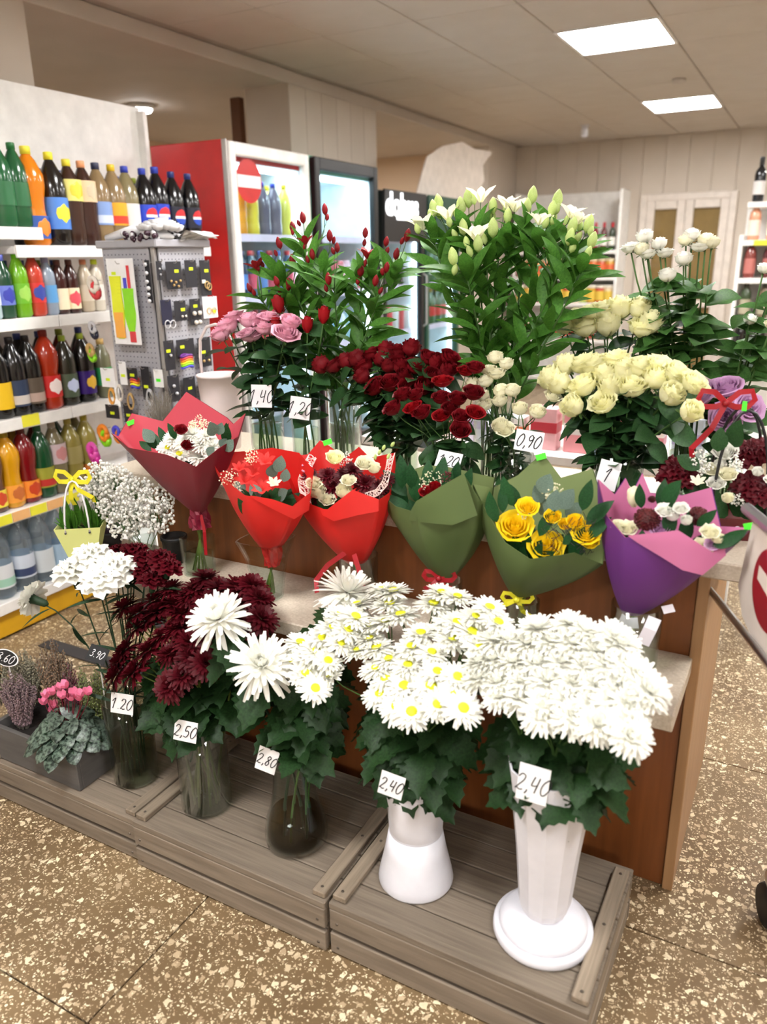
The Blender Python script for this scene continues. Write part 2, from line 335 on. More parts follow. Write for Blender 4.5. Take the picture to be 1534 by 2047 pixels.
# ---------------------------------------------------------------- wooden crates
nail = MB().lathe([(.004, 0), (.003, .0015)], 8).mesh('nail', 'nail')
CZ = .145
def crate(x0, x1, y0, y1, h, label):
    t = thing('wooden_crate', label, 'crate', ((x0+x1)/2, (y0+y1)/2, 0), 'upturned crates under the vases')
    n = 5; pw = (y1-y0)/n
    for k in range(n):
        z = h-.012+rnd(-.0012, .0012); MB().bbox((x0+.001, y0+k*pw+.0018, z-.006), (x1-.001, y0+(k+1)*pw-.0018, z+.012), .002).build('plank', 'crate_wood', t)
    sh = (h-.036)/2
    for fy, s in ((y0, 1), (y1, -1)):
        for k in range(2):
            z = .004+k*(sh+.013); a, b = sorted((fy+s*.001, fy+s*.016)); s_ = MB().bbox((x0+.002, a, z), (x1-.002, b, z+sh), .002).build('front_slat' if s > 0 else 'back_slat', 'crate_wood', t)
            if s > 0:
                for xx in (x0+.022, x1-.022):
                    place('nail', nail, s_, aim((0, -1, 0), 0, (xx, y0+.001, z+sh*.35)))
    for fx, s in ((x0, 1), (x1, -1)):
        for k in range(2):
            z = .004+k*(sh+.013); a, b = sorted((fx+s*.003, fx+s*.016)); MB().bbox((a, y0+.018, z), (b, y1-.018, z+sh), .002).build('side_slat', 'crate_wood_y', t)
        bx = fx+s*.006; a, b = sorted((bx, bx+s*.034)); bt = MB().bbox((a, y0+.012, h+.001), (b, y1-.03, h+.016), .002).build('batten', 'crate_wood_y', t)
        for yy in (y0+.03, (y0+y1)/2, y1-.05): place('nail', nail, bt, Matrix.Translation(((a+b)/2, yy, h+.016)))
    return t
crate(-2.018, -1.418, 1.178, 1.61, .133, 'weathered wooden crate under the grey planter and the carnation vase')
crate(-1.412, -.808, 1.166, 1.60, CZ, 'weathered wooden crate under the two clear vases')
crate(-.802, -.203, 1.172, 1.60, CZ+.003, 'weathered wooden crate under the two white vases')
tag(MB().bbox((-2.72, 1.895, 0), (-2.02, 1.965, .006), .002).build('floor_strip', 'dark_metal'), 'flat dark grey metal strip lying on the terrazzo by the drinks shelf', 'strip')
# ---------------------------------------------------------------- bottles
BM = {}
PROF = {
 'soda': [(.001, .004), (.036, 0), (.047, .012), (.049, .06), (.046, .10), (.049, .15), (.049, .20), (.043, .24), (.022, .285), (.014, .30), (.014, .318)],
 'curvy': [(.001, .004), (.036, 0), (.046, .012), (.046, .07), (.039, .12), (.040, .15), (.049, .20), (.048, .235), (.028, .28), (.015, .298), (.015, .318)],
 'small': [(.001, .003), (.026, 0), (.033, .01), (.033, .05), (.031, .09), (.033, .13), (.031, .165), (.016, .20), (.012, .21), (.012, .225)],
 'wine': [(.001, .006), (.034, 0), (.038, .008), (.038, .18), (.033, .21), (.016, .235), (.0145, .29), (.0155, .295)],
 'square': [(.001, .003), (.034, 0), (.038, .008), (.038, .15), (.034, .18), (.016, .21), (.015, .225)],
 'can': [(.001, .004), (.024, 0), (.033, .012), (.033, .152), (.027, .166), (.026, .168)],
 'jar': [(.001, .003), (.034, 0), (.038, .008), (.038, .10), (.034, .112), (.034, .118)],
}
CAPZ = {'soda': (.300, .0165, .026), 'curvy': (.299, .0175, .026), 'small': (.208, .0145, .022), 'wine': (.245, .0165, .054), 'square': (.205, .018, .03), 'jar': (.112, .037, .02)}
LABZ = {'soda': (.085, .175, .050), 'curvy': (.025, .10, .0475), 'small': (.05, .12, .0342), 'wine': (.05, .14, .0388), 'square': (.03, .13, .0388), 'jar': (.02, .09, .0388), 'can': (.02, .15, .0336)}
BCOL = {}
def bmat(hexc, kind):
    k = 'drink_'+hexc[1:]+kind
    if k not in MATS:
        if kind == 'b': mat(k, hexc, .18, hexc, 30, rand=.12, coat=.3)
        else: mat(k, hexc, .4, hexc, 30)
    return k
def sh(key, f):
    if key not in BM: BM[key] = f()
    return BM[key]
def disc_on_cyl(r, z, rad, face, th0=0, lo=-1, hi=1, n=14):
    rows = []
    for i in range(5):
        v = lo+(hi-lo)*i/4; hw = math.sqrt(max(0, 1-v*v))*rad; row = []
        for j in range(n+1):
            a = (-hw+2*hw*j/n)/r + face; row.append(V((r*math.cos(a), r*math.sin(a), z+v*rad)))
        rows.append(row)
    return MB().grid(rows)
def bottle(name, label, group, p, kind, liquid, cap=None, lab=None, face=0, emb=None, lab2=None, s=1, cat='bottle', lz=None):
    M = Matrix.Translation(V(p)) @ Matrix.Rotation(rnd(-.12, .12)+face, 4, 'Z') @ Matrix.Scale(s, 4)
    t = thing(name, label, cat, group=group, M=M); lm = liquid if liquid in MATS else bmat(liquid, 'b')
    place('body', sh((kind, lm), lambda: MB().lathe(PROF[kind], 16).mesh('bottle_body', lm, True)), t, M)
    if cap and kind in CAPZ:
        z, r, h = CAPZ[kind]; cm = bmat(cap, 'c'); place('cap', sh((kind, 'cap', cm), lambda: MB().lathe([(r, z), (r, z+h*.9), (r*.9, z+h)], 14).mesh('cap', cm, True)), t, M)
    if lab and kind in LABZ:
        a, b, r = LABZ[kind] if not lz else (lz[0], lz[1], LABZ[kind][2]); cm = bmat(lab, 'c')
        L = place('label', sh((kind, 'lab', cm, a, b), lambda: MB().grid([[V((r*math.cos(2*pi*k/20), r*math.sin(2*pi*k/20), z)) for k in range(20)] for z in (a, b)], True).mesh('label', cm, True)), t, M)
        if lab2:
            cm2 = bmat(lab2, 'c'); place('label_band', sh((kind, 'lb2', cm2, a, b), lambda: MB().grid([[V(((r+.0005)*math.cos(2*pi*k/20), (r+.0005)*math.sin(2*pi*k/20), z)) for k in range(20)] for z in (a+(b-a)*.08, a+(b-a)*.42)], True).mesh('label_band', cm2, True)), L, M)
        if emb:
            rad = min(.034, (b-a)*.42)
            if emb == 'globe':
                for i, (c, lo, hi) in enumerate((('#d8242c', .12, 1), ('#f4f4f4', -.2, .12), ('#1d49b5', -1, -.2))):
                    place('emblem', sh((kind, 'gl', i), lambda: disc_on_cyl(r+.001, (a+b)/2, rad, 0, 0, lo, hi).mesh('emblem', bmat(c, 'c'))), L, M)
            else:
                place('emblem', sh((kind, 'em', emb, a), lambda: disc_on_cyl(r+.001, (a+b)/2, rad, 0).mesh('emblem', bmat(emb, 'c'))), L, M)
    return t
# ---------------------------------------------------------------- drinks shelf along the left side
XS, XK = -2.89, -3.36
t = thing('drinks_shelf', 'white metal drinks shelving with a yellow kickboard beside the red fridge', 'shelving', (XK, 2.4, 0))
YS0, YM, YE = .6, 2.37, 3.40
zt = atx(140, 187, XK).z
yend = atx(278, 215, XK).y
MB().bbox((XK-.02, YS0, .0), (XK, yend, zt), .002).build('back_panel', 'white_metal', t)
for y in (YS0, YM, yend-.03): MB().bbox((XK, y, 0), (XK+.05, y+.03, zt-.02), .003).build('upright', 'white_metal', t)
LEV = [.165, .545, .93, 1.33]
def board(y0, y1, z, strip=None, nm='shelf_board'):
    b = MB().bbox((XK+.05, y0, z-.03), (XS, y1, z), .003).build(nm, 'white_metal', t)
    s = MB().bbox((XS, y0, z-.045), (XS+.012, y1, z+.004), .002).build('price_rail', 'white_metal', b)
    return b
for z in LEV:
    board(YS0, YM-.002, z); board(YM+.002, YE, z)
board(YS0, YM-.02, 1.685); b2 = board(YM-.16, YE, 1.615)
MB().bbox((XS-.03, YS0, .012), (XS-.012, YE, .118), .002).build('kickboard', 'yellow_kick', t)
for y in (YS0+.01, YM, YE-.04): MB().bbox((XK+.05, y, 0), (XS-.04, y+.03, .13), .002).build('foot', 'dark_metal', t)
# shelf-edge price cards
def price_card(y0, y1, z, m, label, h=.034):
    tag(MB().bbox((XS+.0125, y0, z-.04), (XS+.0145, y1, z-.04+h), .0005).build('price_card', m), label, 'price card', 'shelf edge price cards')
y = 1.55
for k in range(9):
    price_card(y, y+.085, .545, 'price_yellow' if k % 2 == 0 else 'price_orange', 'yellow price card on the rail below the juice bottles' if k % 2 == 0 else 'orange price card on the rail below the juice bottles', .042); y += .088
price_card(atx(38, 830, XS).y, atx(72, 820, XS).y, .93, 'price_yellow', 'single yellow price card on the rail below the dark soda bottles', .05)
XBt = -2.955
def row(z, items, zref, dx=0):
    for it in items:
        px = it[0]; q = atx(px, zref, XBt); bottle(it[1], it[2], it[3] if len(it) > 3 and it[3] else None, (XBt+dx, q.y, z), **it[4])
G1 = 'bottles on the top shelf'
row(1.686, [(8, 'soda_bottle', 'clear green lemonade bottle on the short upper shelf board', G1, dict(kind='soda', liquid='#1d5a34', cap='#1f6b34', lab='#24683c')),
            (38, 'soda_bottle', 'clear green lemonade bottle on the short upper shelf board', G1, dict(kind='soda', liquid='#1d5a34', cap='#1f6b34', lab='#24683c'))], 410)
row(1.616, [(74, 'soda_bottle', 'orange soda bottle with yellow cap beside the green bottles', G1, dict(kind='curvy', liquid='#d77a10', cap='#e8d83a', lab='#3157a8', emb='#e8862a', s=1.2)),
            (117, 'soda_bottle', 'dark iced tea bottle with yellow and blue label and yellow cap', G1, dict(kind='soda', liquid='#17120f', cap='#e8dc34', lab='#4f86d8', lab2='#4f86d8', emb='#f0e23c', s=1.16, lz=(.06, .17))),
            (150, 'soda_bottle', 'pale yellow lemonade bottle with yellow cap', G1, dict(kind='soda', liquid='#3a231a', cap='#ecd93c', lab='#e6dc7c', emb='#d8cc3a', lz=(.17, .25), s=1.1)),
            (178, 'soda_bottle', 'peach coloured soda bottle with orange cap', G1, dict(kind='soda', liquid='#3a201a', cap='#e8a070', lab='#e2c09a', emb='#c8b89a', lz=(.17, .25), s=1.1)),
            (206, 'soda_bottle', 'clear amber bottle with light blue label and dark cap', G1, dict(kind='soda', liquid='#8b7452', cap='#2c3350', lab='#7c98cc', lab2='#c8d4e8', s=1.1)),
            (236, 'soda_bottle', 'clear amber bottle with orange and red label', G1, dict(kind='soda', liquid='#8b7452', cap='#ddb92a', lab='#e8a41c', lab2='#d83a22', s=1.1)),
            (262, 'soda_bottle', 'clear amber bottle with white label and blue cap', G1, dict(kind='soda', liquid='#857a58', cap='#2b3fae', lab='#d8d8d4', s=1.1)),
            (296, 'cola_bottle', 'dark cola bottle with bright blue round-emblem label', 'cola bottles on the top shelf', dict(kind='soda', liquid='#0b0a0e', cap='#2b3fae', lab='#1c3fc2', emb='globe', s=1.1)),
            (321, 'cola_bottle', 'dark cola bottle with bright blue round-emblem label', 'cola bottles on the top shelf', dict(kind='soda', liquid='#0b0a0e', cap='#2b3fae', lab='#1c3fc2', emb='globe', s=1.14)),
            (352, 'cola_bottle', 'black cola bottle with dark label and blue cap next to red fridge', 'sugar free cola bottles', dict(kind='soda', liquid='#0b0a0e', cap='#23306e', lab='#14162c', emb='globe', s=1.1)),
            (384, 'cola_bottle', 'black cola bottle with dark label and blue cap next to red fridge', 'sugar free cola bottles', dict(kind='soda', liquid='#0b0a0e', cap='#23306e', lab='#14162c', emb='globe', s=1.1))], 470)
G2 = 'bottles on the second shelf'
row(1.331, [(-14, 'soda_bottle', 'pale water bottle with white and blue label', G2, dict(kind='small', liquid='#b8ccd4', cap='#5a68c8', lab='#dfe6f4', s=1.15)),
            (16, 'soda_bottle', 'dark green bottle with blue label and violet cap', G2, dict(kind='small', liquid='#1f4a34', cap='#6a74d0', lab='#6878c8', emb='#3a44a8', s=1.1)),
            (48, 'soda_bottle', 'lime green soda bottle with green cap', G2, dict(kind='small', liquid='#6fae1e', cap='#7ee01c', lab='#6db52a', emb='#9ccf5a', s=1.15)),
            (78, 'soda_bottle', 'red strawberry soda bottle with green cap', G2, dict(kind='small', liquid='#c2402e', cap='#78d81c', lab='#d2322e', emb='#3a4aa0', s=1.15)),
            (104, 'soda_bottle', 'slim bottle with light blue label between red and cream bottles', G2, dict(kind='small', liquid='#8a98a8', cap='#9aa0c8', lab='#5a9ad0', s=1.05)),
            (127, 'soda_bottle', 'dark bottle with cream label and rose print', 'cream labelled bottles', dict(kind='small', liquid='#3c1c18', cap='#5a3028', lab='#ead9b8', lz=(.02, .11))),
            (150, 'soda_bottle', 'dark bottle with cream label and rose print', 'cream labelled bottles', dict(kind='small', liquid='#3c1c18', cap='#5a3028', lab='#ead9b8', emb='#d8505c', lz=(.02, .11))),
            (178, 'soda_bottle', 'beige milk drink bottle with orange cap', G2, dict(kind='small', liquid='#b8aa94', cap='#d0805a', lab='#c8bca8')),
            (200, 'soda_bottle', 'beige milk drink bottle with yellow green cap', G2, dict(kind='small', liquid='#c0b8a8', cap='#c8d82a', lab='#d8d4cc'))], 630)
G3 = 'bottles on the third shelf'
row(.931, [(2, 'kvass_bottle', 'black kvass bottle with plain yellow label', G3, dict(kind='soda', liquid='#0c0908', cap='#2a1a14', lab='#e2b81e', lz=(.04, .15))),
           (36, 'kvass_bottle', 'black kvass bottle with blue and white striped label', G3, dict(kind='soda', liquid='#0b0a0c', cap='#161216', lab='#2c3a54', lab2='#c8c0b8', lz=(.04, .15))),
           (68, 'kvass_bottle', 'black kvass bottle with brown label', G3, dict(kind='soda', liquid='#0c0a09', cap='#161212', lab='#5c5044', lab2='#b49c90', lz=(.04, .15))),
           (104, 'soda_bottle', 'bright red orange soda bottle with round white emblem', G3, dict(kind='curvy', liquid='#a82e14', cap='#7a1c14', lab='#d02626', emb='#f2e4e0', s=1.05, lz=(.05, .14))),
           (140, 'kvass_bottle', 'dark bottle with pale blue emblem label and green cap', G3, dict(kind='soda', liquid='#2c2a20', cap='#8aa02c', lab='#4a5844', emb='#c4d0ee', s=.95, lz=(.04, .15))),
           (176, 'soda_bottle', 'dark bottle with deep purple label and yellow emblem', G3, dict(kind='soda', liquid='#14100e', cap='#9ab02c', lab='#33146e', emb='#e0b43a', s=.95, lz=(.04, .15))),
           (214, 'soda_bottle', 'slim clear bottle with green label behind the spinner', G3, dict(kind='small', liquid='#6a6a50', cap='#c0a060', lab='#2f9a54', s=1.2))], 800)
G4 = 'bottles on the fourth shelf'
row(.546, [(-6, 'juice_bottle', 'brown juice bottle with yellow and green label', G4, dict(kind='curvy', liquid='#5a3a30', cap='#c8a02a', lab='#e8d44a', emb='#c84a2a', s=.98)),
           (30, 'juice_bottle', 'yellow orange juice bottle with orange label', G4, dict(kind='curvy', liquid='#cf9412', cap='#a08a1a', lab='#e89a3c', emb='#c06a34', s=1.02)),
           (64, 'juice_bottle', 'dark red juice bottle with orange label', G4, dict(kind='curvy', liquid='#7a0f16', cap='#5a1014', lab='#ea8c30', emb='#c0401e', s=1.02)),
           (97, 'soda_bottle', 'dark green bottle with yellow and red label', G4, dict(kind='soda', liquid='#0f4a28', cap='#11502c', lab='#9a9a34', lab2='#b8302a', lz=(.05, .14))),
           (126, 'soda_bottle', 'clear bottle with pinkish white label', G4, dict(kind='soda', liquid='#7d7458', cap='#b0a898', lab='#c8b4b8', emb='#c88a8a', lz=(.14, .23))),
           (158, 'soda_bottle', 'pale yellow clear bottle without emblem', G4, dict(kind='soda', liquid='#8f8240', cap='#a89a4a', lab='#9a8e58', lz=(.12, .2))),
           (190, 'soda_bottle', 'pale yellow clear bottle with orange label', G4, dict(kind='soda', liquid='#8f8240', cap='#a89a2a', lab='#d87a34', lz=(.05, .1)))], 1010)
G5 = 'water bottles on the bottom shelf'
row(.166, [(-34, 'water_bottle', 'clear water bottle with yellow label on the bottom shelf', G5, dict(kind='soda', liquid='pet_clear', cap='#7fb8a8', lab='#c8a84a', s=1.05, lz=(.06, .14))),
           (12, 'water_bottle', 'clear water bottle with mint green cap on the bottom shelf', G5, dict(kind='soda', liquid='pet_clear', cap='#7fc0a4', lab='#d6dade', lab2='#9cc8b4', s=1.05, lz=(.05, .15))),
           (58, 'water_bottle', 'clear water bottle with dark blue banded label on the bottom shelf', G5, dict(kind='soda', liquid='pet_clear', cap='#c8ccd4', lab='#ccd6e4', lab2='#39476c', s=1.05, lz=(.06, .16))),
           (98, 'water_bottle', 'clear water bottle with white label on the bottom shelf', G5, dict(kind='soda', liquid='pet_clear', cap='#4a78b0', lab='#d6dee4', s=1.05, lz=(.05, .15))),
           (132, 'water_bottle', 'clear water bottle with pale blue label on the bottom shelf', G5, dict(kind='soda', liquid='pet_clear', cap='#4a78b0', lab='#a8c4dc', s=1.05, lz=(.05, .15)))], 1200)
# second rank behind the first
for z, cols, y0, y1, nm, lb in ((1.616, ('#120e10', '#1a1210', '#33201a', '#5c4a34'), 2.42, 3.3, 'soda_bottle', 'dark soda bottle in the back rank of the top shelf'),
                                (1.331, ('#1f4a34', '#4a2420', '#2c1a18', '#7a6a5a'), 1.95, 2.75, 'soda_bottle', 'bottle in the shadowed back rank of the second shelf'),
                                (.931, ('#0c0a0a', '#120c0c', '#6a1c12', '#1a1812'), 1.85, 2.7, 'kvass_bottle', 'dark bottle in the back rank of the third shelf'),
                                (.546, ('#a8780e', '#5a1014', '#0f3a24', '#6a6238'), 1.75, 2.6, 'juice_bottle', 'juice bottle in the back rank of the fourth shelf'),
                                (.166, ('pet_clear',), 1.65, 2.5, 'water_bottle', 'clear water bottle in the back rank of the bottom shelf')):
    y = y0; k = 0
    while y < y1:
        bottle(nm, lb, lb.replace('bottle in', 'bottles in'), (XBt-.125, y, z), 'soda' if z != 1.331 else 'small', cols[k % len(cols)], '#3a4a8a' if k % 3 else '#8a9a2a', '#c8c4bc' if z < .3 else None); y += .112 if z != 1.331 else .085; k += 1
# ---------------------------------------------------------------- fridges
def fridge(y0, y1, h, label, side, doorm, name='drinks_fridge', header=None, door_in=.055):
    xb, xf = -3.43, -2.92
    t = thing(name, label, 'fridge', ((xb+xf)/2, (y0+y1)/2, 0)); T = .04
    MB().bbox((xb, y0, .02), (xf, y0+T, h), .004).build('side_wall', side, t); MB().bbox((xb, y1-T, .02), (xf, y1, h), .004).build('side_wall', side, t)
    MB().box((xb, y0+T, .02), (xb+.03, y1-T, h)).build('back_wall', 'fridge_white', t)
    for a in (y0+T, y1-T-.004): MB().box((xb+.03, a, .28), (xf-.002, a+.004, h-.1)).build('liner', 'fridge_white', t)
    MB().box((xb+.03, y0+T+.004, h-.104), (xf-.002, y1-T-.004, h-.1)).build('liner', 'fridge_white', t)
    MB().bbox((xb, y0+T, h-.10), (xf, y1-T, h), .004).build('top', side, t)
    MB().bbox((xb, y0+T, .02), (xf, y1-T, .28), .004).build('base', 'black', t)
    for z in (.28+.33, .28+.68, .28+1.03, .28+1.38):
        sh_ = MB().box((xb+.03, y0+T, z), (xf-.03, y1-T, z+.012)).build('shelf', 'fridge_white', t); MB().box((xf-.03, y0+T, z-.012), (xf-.025, y1-T, z+.03)).build('price_rail', 'rail_pink', sh_)
    MB().box((xf-.16, y0+T+.02, h-.118), (xf-.04, y1-T-.02, h-.106)).build('light_strip', 'led_glow', t)
    for yy in (y0+T+.006, y1-T-.018): MB().box((xf-.03, yy, .35), (xf-.006, yy+.012, h-.14)).build('light_strip', 'led_glow', t)
    d = place('door', None, t); D = door_in; xd = xf+.008
    fm = MB()
    for a, b in (((y0+.004, .26), (y0+D, h-.01)), ((y1-D, .26), (y1-.004, h-.01)), ((y0+D, h-.01-D*1.2), (y1-D, h-.01)), ((y0+D, .26), (y1-D, .26+D))): fm.bbox((xd, a[0], a[1]), (xd+.045, b[0], b[1]), .006)
    fm.build('door_frame', doorm, d); MB().box((xd+.016, y0+D, .26+D), (xd+.022, y1-D, h-.01-D*1.2)).build('glass_pane', 'fridge_glass', d)
    MB().tube([(xd+.045, y1-D*.5, 1.0), (xd+.075, y1-D*.5, 1.02), (xd+.075, y1-D*.5, 1.4), (xd+.045, y1-D*.5, 1.42)], .009).build('handle', 'steel', d)
    return t
mat('fridge_white', '#e8f2f6', .4); mat('rail_pink', '#e8d4e4', .5); mat('fridge_green', '#1f4a3a', .4); mat('mint', '#78b8a0', .4)
FY = [3.60, 4.37, 4.43, 5.25, 5.31, 6.02, 6.06, 6.75]
fz = atx(460, 276, -2.865).z
f1 = fridge(FY[0], FY[1], fz, 'tall red drinks fridge with a white-framed glass door', 'red_gloss', 'door_fridge_white' if 'door_fridge_white' in MATS else 'white_metal')
MB().bbox((-2.918, FY[0]-.004, .02), (-2.885, FY[0]+.006, fz), .003).build('edge_trim', 'steel', f1)
f2 = fridge(FY[2], FY[3], fz, 'tall drinks fridge with a black-framed glass door beside the column', 'mint', 'black', door_in=.06)
f3 = fridge(FY[4], FY[5], 2.02, 'black drinks cooler with glowing white lettering on its header', 'black', 'black')
f4 = fridge(FY[6], FY[7], 2.02, 'dark green drinks cooler beside the black one', 'fridge_green', 'fridge_green')
# header panel of the black cooler with its white lettering
hd = MB().bbox((-2.866, FY[4], 1.66), (-2.85, FY[5], 2.02), .003).build('header', 'black', f3)
MB().bbox((-2.866, FY[6], 1.72), (-2.85, FY[7], 2.02), .003).build('header', 'fridge_green', f4)
fc = bpy.data.curves.new('lettering', 'FONT'); fc.body = 'dobus'; fc.size = .22; fc.extrude = .002; fc.align_x = 'CENTER'; fc.align_y = 'CENTER'; fc.offset = .008
tmp = bpy.data.objects.new('tmp', fc); COL.objects.link(tmp); dg = bpy.context.evaluated_depsgraph_get(); me = bpy.data.meshes.new_from_object(tmp.evaluated_get(dg)); bpy.data.objects.remove(tmp)
glow('sign_white', '#ffffff', 1.6); me.materials.clear(); me.materials.append(MATS['sign_white'])
pc = atx(806, 412, -2.845); RM = Matrix(((0, 0, 1, 0), (1, 0, 0, 0), (0, 1, 0, 0), (0, 0, 0, 1)))
place('lettering', me, hd, Matrix.Translation((-2.8475, pc.y, pc.z)) @ RM)
pc2 = atx(810, 432, -2.845); MB().bbox((-2.849, pc2.y-.13, pc2.z-.03), (-2.847, pc2.y+.13, pc2.z+.02), .0005).build('lettering', 'sign_white', hd)
# emblem disc on the first fridge glass
pc = atx(503, 362, -2.87); E = MB().lathe([(.115, 0), (.115, .002)], 28).mesh('emblem', 'red_gloss'); EM = aim((1, 0, 0), 0, (-2.888, pc.y, pc.z))
dd = [c for c in f1.children if c.name.startswith('door')][0]
em = place('emblem', E, dd, EM); MB().bbox((-2.885, pc.y-.105, pc.z-.035), (-2.884, pc.y+.105, pc.z+.03), .0003).build('emblem_band', 'paper_white', dd)
# drinks inside the fridges
def fill(f, y0, y1, spec, h):
    for (z, kind, cols, caps, labs, s, n, lb, gp) in spec:
        for r in range(2):
            for k in range(n):
                y = y0+.10+(y1-y0-.20)*k/(n-1); c = cols[k % len(cols)]
                if kind == 'can': bottle('drink_can', lb, gp, (-3.0-r*.11, y, z), 'can', c, None, labs[k % len(labs)] if labs else None, s=s, cat='can')
                else: bottle('drink_bottle', lb, gp, (-3.0-r*.13, y, z), kind, c, caps[k % len(caps)] if caps else None, labs[k % len(labs)] if labs else None, s=s)
fill(f1, FY[0], FY[1], [(1.673, 'soda', ('#d87a18', '#e0941c', '#d8c43a', '#5a5668', '#6a6474', '#e6e060'), ('#2b3fae', '#2b3fae', '#e0d02a'), None, .95, 6, 'yellow and orange soda bottle on the top fridge shelf', 'soda bottles in the white-door fridge'),
                        (1.323, 'small', ('#3a5a7a', '#24344a', '#3c5c6c'), ('#c8303a', '#4a68b8'), ('#c8405a', '#4a78b8'), 1.2, 7, 'small cola bottle on the middle fridge shelf', 'cola bottles in the white-door fridge'),
                        (.973, 'small', ('#20242c', '#38201c'), ('#c02028',), ('#b82030', '#d04048'), 1.2, 7, 'dark cola bottle on the lower fridge shelf', 'dark cola bottles in the white-door fridge')], fz)
fill(f2, FY[2], FY[3], [(1.323, 'can', ('#d85a6a', '#e0b0c0', '#6a9a80', '#d8485a'), None, ('#d8909c', '#e8c8d8', '#7aa890', '#c8505c'), 1.25, 8, 'pink and green can on the shelf of the black-framed fridge', 'cans in the black-framed fridge'),
                        (.973, 'can', ('#8ab4d8', '#e0e4ec', '#98c0c8'), None, ('#8ab4d8', '#e0e4ec', '#98c0c8'), 1.2, 8, 'pale blue can on the shelf of the black-framed fridge', 'pale cans in the black-framed fridge')], fz)
fill(f3, FY[4], FY[5], [(1.323, 'can', ('#2a2a2c', '#c8c8c8'), None, None, 1.2, 6, 'silver and black can inside the black cooler', 'cans in the black cooler'), (.973, 'can', ('#c8303a', '#d0d0d0'), None, None, 1.2, 6, 'red and silver can inside the black cooler', 'lower cans in the black cooler')], 2)
fill(f4, FY[6], FY[7], [(1.323, 'soda', ('#1f5a34',), ('#c8a838',), ('#d8d8c8',), .95, 5, 'green beer bottle inside the green cooler', 'beer bottles in the green cooler'), (.973, 'soda', ('#1f5a34',), ('#c8a838',), ('#c83030',), .95, 5, 'green beer bottle on the lower shelf of the green cooler', 'lower beer bottles in the green cooler')], 2)
# torn white cardboard on top of the dark coolers
ol = [atx(x, y, -3.02) for x, y in ((832, 372), (842, 345), (855, 312), (885, 292), (925, 283), (950, 298), (986, 303), (966, 330), (969, 356), (946, 390), (905, 383))]
zmin = min(p.z for p in ol); ol = [V((p.x, p.y, p.z-(zmin-2.0205)*max(0, 1-(p.z-zmin)/.25))) for p in ol]
mat('card_beige', '#d8cdc2', .8); tag(MB().poly(ol, (-.012, 0, 0)).build('cardboard_sign', 'card_beige'), 'plain off-white cardboard with an irregular outline standing on the dark coolers', 'cardboard')
# ---------------------------------------------------------------- shelving on the far wall
YB = YF-.42
def far_unit(name, x0, x1, yb, zs, ztop, label, depth=.42):
    t = thing(name, label, 'shelving', ((x0+x1)/2, yb+depth/2, 0))
    MB().bbox((x0, yb+depth-.03, 0), (x1, yb+depth-.012, ztop), .003).build('back_panel', 'white_metal', t)
    for x in (x0, x1-.03): MB().bbox((x, yb, 0), (x+.03, yb+depth-.03, ztop if name == 'wall_shelf' else ztop-.25), .003).build('side_panel', 'white_metal', t)
    for z in zs: MB().bbox((x0+.03, yb, z-.04), (x1-.03, yb+depth-.03, z), .003).build('shelf_board', 'white_metal', t)
    return t
x0, x1 = aty(1030, 385, YB).x, aty(1246, 385, YB).x
zs = [aty(1200, yy, YB).z for yy in (500, 553, 606)]; zs += [zs[-1]-.42, .12]
far_unit('wall_shelf', x0, x1, YB, zs, aty(1140, 382, YB).z, 'white wall shelf with jars and bottles left of the glass door')
cols = [(('#7a1a22', '#5c1c1c', '#2c3a24'), 'wine', '#c8303c', '#e8e4dc', 'red-capped bottle on the upper far wall shelf'), (('#d07030', '#c85a3a', '#d8a040'), 'jar', '#d8c8a0', '#d8683a', 'orange jar on the middle far wall shelf'), (('#a8c060', '#d8a838', '#b83a30', '#e0c8a0'), 'jar', '#e8e0d0', '#d8b848', 'green and yellow jar on the lower far wall shelf'), (('#c8a060', '#8a5a3a'), 'jar', '#e8e0d0', '#c83a3a', 'brown jar on the bottom far wall shelf')]
for z, (cc, kind, cap, lab, lb) in zip(zs, cols):
    n = 12
    for k in range(n): bottle('glass_jar' if kind == 'jar' else 'wine_bottle', lb, lb.replace(' on ', 's on '), (x0+.1+(x1-x0-.2)*k/(n-1), YB+.07, z), kind, cc[k % len(cc)], cap, lab, face=-pi/2, s=1.0 if kind == 'wine' else 1.5, cat='bottle' if kind == 'wine' else 'jar')
# ---------------------------------------------------------------- shelf with drinks at the right
YR = 6.8; xr0 = aty(1478, 480, YR).x; zr = [aty(1500, yy, YR).z for yy in (404, 480, 556, 716)]; zr.insert(3, (zr[2]+zr[3])/2); zr += [.12]
far_unit('drinks_rack', xr0, xr0+1.3, YR, zr, zr[0]+.02, 'white drinks rack with bottles right of the glass door', .45)
rk = [('wine', ('#1c1c20', '#8a9098', '#20242a'), '#2a2a2c', '#d8d4d0', 'dark wine bottle standing on top of the drinks rack'), ('square', ('#e0a080', '#d89070', '#e8b090'), '#c8b8a8', '#f0d8c8', 'pink liqueur bottle on the rack shelf under the wine'), ('square', ('#7a3a34', '#5a2c2c', '#8a4a40'), '#3a2420', '#b87068', 'dark red bottle on the middle rack shelf'), ('square', ('#3a4a30', '#6a5a44'), '#3a3a30', '#a8a088', 'green bottle on the rack shelf behind the lisianthus'), ('wine', ('#14100e', '#1c1412'), '#d0b070', None, 'black sparkling bottle with gold neck on the low rack shelf')]
for z, (kind, cc, cap, lab, lb) in zip(zr, rk):
    zz = z if kind != 'wine' or lab else z-.55
    for k in range(6): bottle('liquor_bottle' if kind == 'square' else 'wine_bottle', lb, lb.replace('bottle', 'bottles'), (xr0+.09+k*.13, YR+.07, z), kind, cc[k % len(cc)], cap, lab, face=-pi/2, s=1.05 if kind == 'wine' else 1.1)
